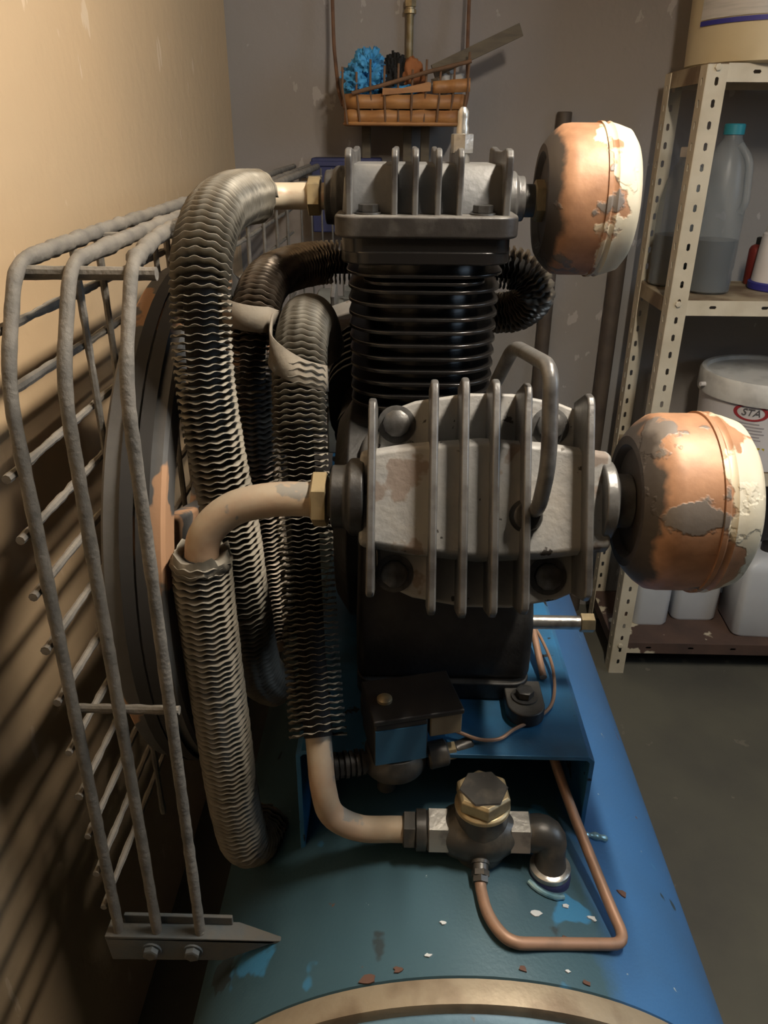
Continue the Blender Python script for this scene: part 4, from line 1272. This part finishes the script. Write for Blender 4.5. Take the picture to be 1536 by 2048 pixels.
# remaining piece of the upper band on the right
mb = MB()
pts = [V((0.060 + 0.085 * k / 14, 2.008 - 0.0028 * math.sin(k * 0.9), 0)) for k in range(15)]
for k, p in enumerate(pts):
    mb.v += [p + Z * (1.492 + 0.001 * k * 0.3), p + Z * (1.517 + 0.0005 * k)]
for i in range(14):
    mb.f.append((2 * i, 2 * i + 1, 2 * i + 3, 2 * i + 2))
mb.build('splint_band', 'splint', bs, smooth=50, solid=0.0015)
mb = MB().prism([(-0.055, 1.489), (0.055, 1.497), (0.056, 1.513), (0.05, 1.5155), (-0.01, 1.503), (-0.055, 1.503)], (0, 0, 0), X, Z, Y, 2.0045, 2.0058)
mb.build('splint_band', 'splint', bs)
tops = (1.545, 1.535, 1.56, 1.548, 1.552, 1.540, 1.560, 1.538, 1.55, 1.575)
for k in range(10):
    x = BX0 + 0.006 + (BX1 - BX0 - 0.004) * k / 9
    yb = BY0 - 0.001
    xt = x + (k - 4.5) * 0.0022
    MB().tube([V((x, yb, BZ0)), V((x + (xt - x) * 0.4, yb - 0.006 * (1 if k % 2 else -0.6), 1.46)), V((xt, yb - 0.004, 1.50)), V((xt + 0.001, yb - 0.006, tops[k]))], 0.0026, 8).build('stake', 'stake', bs)
    if k % 2 == 0:
        MB().tube([V((x, BY1 + 0.001, BZ0)), V((xt, BY1 + 0.004, 1.54))], 0.0026, 8).build('stake', 'stake', bs)
# fallen rim strip across the front
MB().tube(resample([V((-0.125, 2.004, 1.492)), V((-0.06, 2.001, 1.507)), V((0.04, 2.0, 1.533)), V((0.145, 2.004, 1.557))], 0.008), 0.0045, 10).build('rim_strip', 'stake', bs)
# hanging rods
for x0, z0, x1 in ((-0.163, 1.50, -0.185), (0.147, 1.49, 0.1425)):
    MB().tube(resample(fillet([(x0 + (0.012 if x0 < 0 else -0.01), 2.08, z0 - 0.03), (x0, 2.10, z0), (x0 + (x1 - x0) * 0.6, 2.15, 1.60), (x1, 2.185, 2.1)], 0.03, 5), 0.01), 0.0044, 10).build('hanger_rod', 'rod', bs)
# bracket strips below the basket
bs2 = thing('wall_bracket', 'dark wooden bracket with three upright strips under the basket', 'bracket', (-0.02, 2.18, 1.2))
for x0 in (-0.098, 0.004, 0.048):
    MB().box(x0 - 0.011, x0 + 0.011, 2.12, 2.145, 1.22, 1.4265).build('upright', 'oldwood', bs2, bevel=0.002)
MB().box(-0.125, 0.075, 2.145, 2.199, 1.30, 1.33).build('cross_piece', 'oldwood', bs2, bevel=0.002)


def blob(name, m, parent, C_, sx, sy, sz, amp, sc, seed, sub=4, label=None):
    bm = bmesh.new()
    bmesh.ops.create_icosphere(bm, subdivisions=sub, radius=1.0)
    mb = MB()
    for v in bm.verts:
        d = v.co.normalized()
        k = 1 + amp * mnoise.fractal(d * sc + V((seed, seed, seed)), 0.7, 2.0, 4)
        mb.v.append(V(C_) + V((d.x * sx * k, d.y * sy * k, d.z * sz * k)))
    for f in bm.faces:
        mb.f.append(tuple(v.index for v in f.verts))
    bm.free()
    return mb.build(name, m, parent, smooth=60, label=label)


gl = thing('blue_cloth', 'crumpled bright blue cloth stuffed in the left of the basket', 'cloth', (-0.09, 2.06, 1.44))
blob('cloth_bundle', 'blueglove', gl, (-0.098, 2.055, 1.525), 0.043, 0.035, 0.045, 0.55, 2.2, 3.0, 5)
blob('cloth_fold', 'blueglove', gl, (-0.080, 2.045, 1.55), 0.026, 0.026, 0.032, 0.6, 2.6, 9.0, 5)
blob('cloth_fold', 'blueglove', gl, (-0.105, 2.04, 1.50), 0.030, 0.024, 0.02, 0.6, 2.6, 14.0, 5)
tb2 = blob('blue_cloth', 'blueglove', None, (0.0, 2.03, 1.5005), 0.031, 0.016, 0.0095, 0.5, 2.4, 5.0, 4)
tag(tb2, 'small blue rag scrap hanging over the middle of the basket front', 'cloth')
bh = thing('scrub_brush', 'black bristled brush head standing in the basket', 'brush', (-0.025, 2.07, 1.45))
mb = MB()
rb_ = random.Random(5)
for k in range(150):
    a, e = rb_.uniform(0, 2 * PI), rb_.uniform(0.1, 1.45)
    d = V((math.cos(a) * math.cos(e), math.sin(a) * math.cos(e) * 0.6, math.sin(e)))
    c = V((-0.028, 2.07, 1.49))
    mb.tube([c + d * 0.02, c + V((d.x * 0.042, d.y * 0.038, d.z * (0.086 + rb_.uniform(-0.008, 0.010))))], 0.0032, 5)
mb.build('bristles', 'bristle', bh, kind='stuff')
blob('brush_block', 'bristle', bh, (-0.028, 2.07, 1.50), 0.032, 0.026, 0.05, 0.3, 3, 4.0, 4)
rc = blob('rust_cloth', 'rustcloth', None, (0.013, 2.072, 1.513), 0.029, 0.028, 0.054, 0.3, 1.8, 21.0, 4)
tag(rc, 'rust orange cloth standing beside the black brush in the basket', 'cloth')
pa = blob('crumpled_paper', 'paper', None, (0.098, 2.065, 1.515), 0.034, 0.028, 0.026, 0.45, 2.0, 31.0, 4)
tag(pa, 'crumpled pale paper in the right of the basket', 'paper')
gr_ = blob('dark_rag', 'bristle', None, (0.0, 2.085, 1.455), 0.11, 0.06, 0.026, 0.25, 2.5, 41.0, 4)
tag(gr_, 'dark dirty rag lying in the bottom of the basket', 'cloth')
# wooden stick
sd = V((0.215, 0.02, 0.092)).normalized()
su = V((0, 1, 0)) - sd * sd.y
su.normalize()
sk = MB().prism([(-0.004, -0.0135), (0.004, -0.0135), (0.004, 0.0135), (-0.004, 0.0135)], (0.06, 2.03, 1.538), su, sd.cross(su), sd, 0.0, 0.215)
tag(sk.build('wooden_stick', 'oldwood', None, bevel=0.001), 'flat weathered wooden stick poking up out of the basket', 'stick')

# ================================================================== paint chips lying on the tank
rc_ = random.Random(11)
chips = [(-0.02, 0.415, 'brownchip', 0.010, 'largest rusty brown flake on the tank, by the weld band, left of centre'), (0.005, 0.42, 'brownchip', 0.006, 'small rusty brown flake just right of the largest flake'),
         (0.03, 0.43, 'silvchip', 0.005, 'pale paint flake between the weld band and the check valve nipple'), (0.13, 0.475, 'silvchip', 0.007, 'biggest pale paint flake inside the copper tube loop'),
         (0.16, 0.49, 'silvchip', 0.005, 'pale paint flake in front of the elbow, inside the copper loop'), (0.155, 0.455, 'brownchip', 0.007, 'brown flake inside the copper loop near its front run'),
         (0.11, 0.42, 'brownchip', 0.006, 'brown flake just outside the front run of the copper loop'), (0.15, 0.425, 'silvchip', 0.004, 'tiny pale flake between the copper loop and the weld band'),
         (0.185, 0.485, 'silvchip', 0.006, 'pale paint flake beside the right run of the copper loop, inside it'), (0.165, 0.418, 'brownchip', 0.006, 'brown flake nearest the weld band, right of centre'),
         (0.228, 0.53, 'brownchip', 0.008, 'brown flake on the flank outside the copper loop'), (0.045, 0.46, 'silvchip', 0.004, 'tiny pale flake left of the copper loop')]
for x, y, m, s, lb in chips:
    z = TZ + math.sqrt(TR ** 2 - (x - TX) ** 2) + 0.0006
    nrm = V((x - TX, 0, z - TZ)).normalized()
    u = Y.cross(nrm).normalized()
    a0 = rc_.uniform(0, 6)
    poly = []
    for k in range(9):
        a = a0 + 2 * PI * k / 9
        rr = s * rc_.uniform(0.4, 1.0)
        poly.append((rr * math.cos(a), 0.55 * rr * math.sin(a)))
    o = MB().prism(poly, (x, y, z), u, Y, nrm, -0.0004, 0.0008).build('paint_chip', m, None, smooth=None)
    tag(o, lb, 'chip', 'flakes lying on the tank')
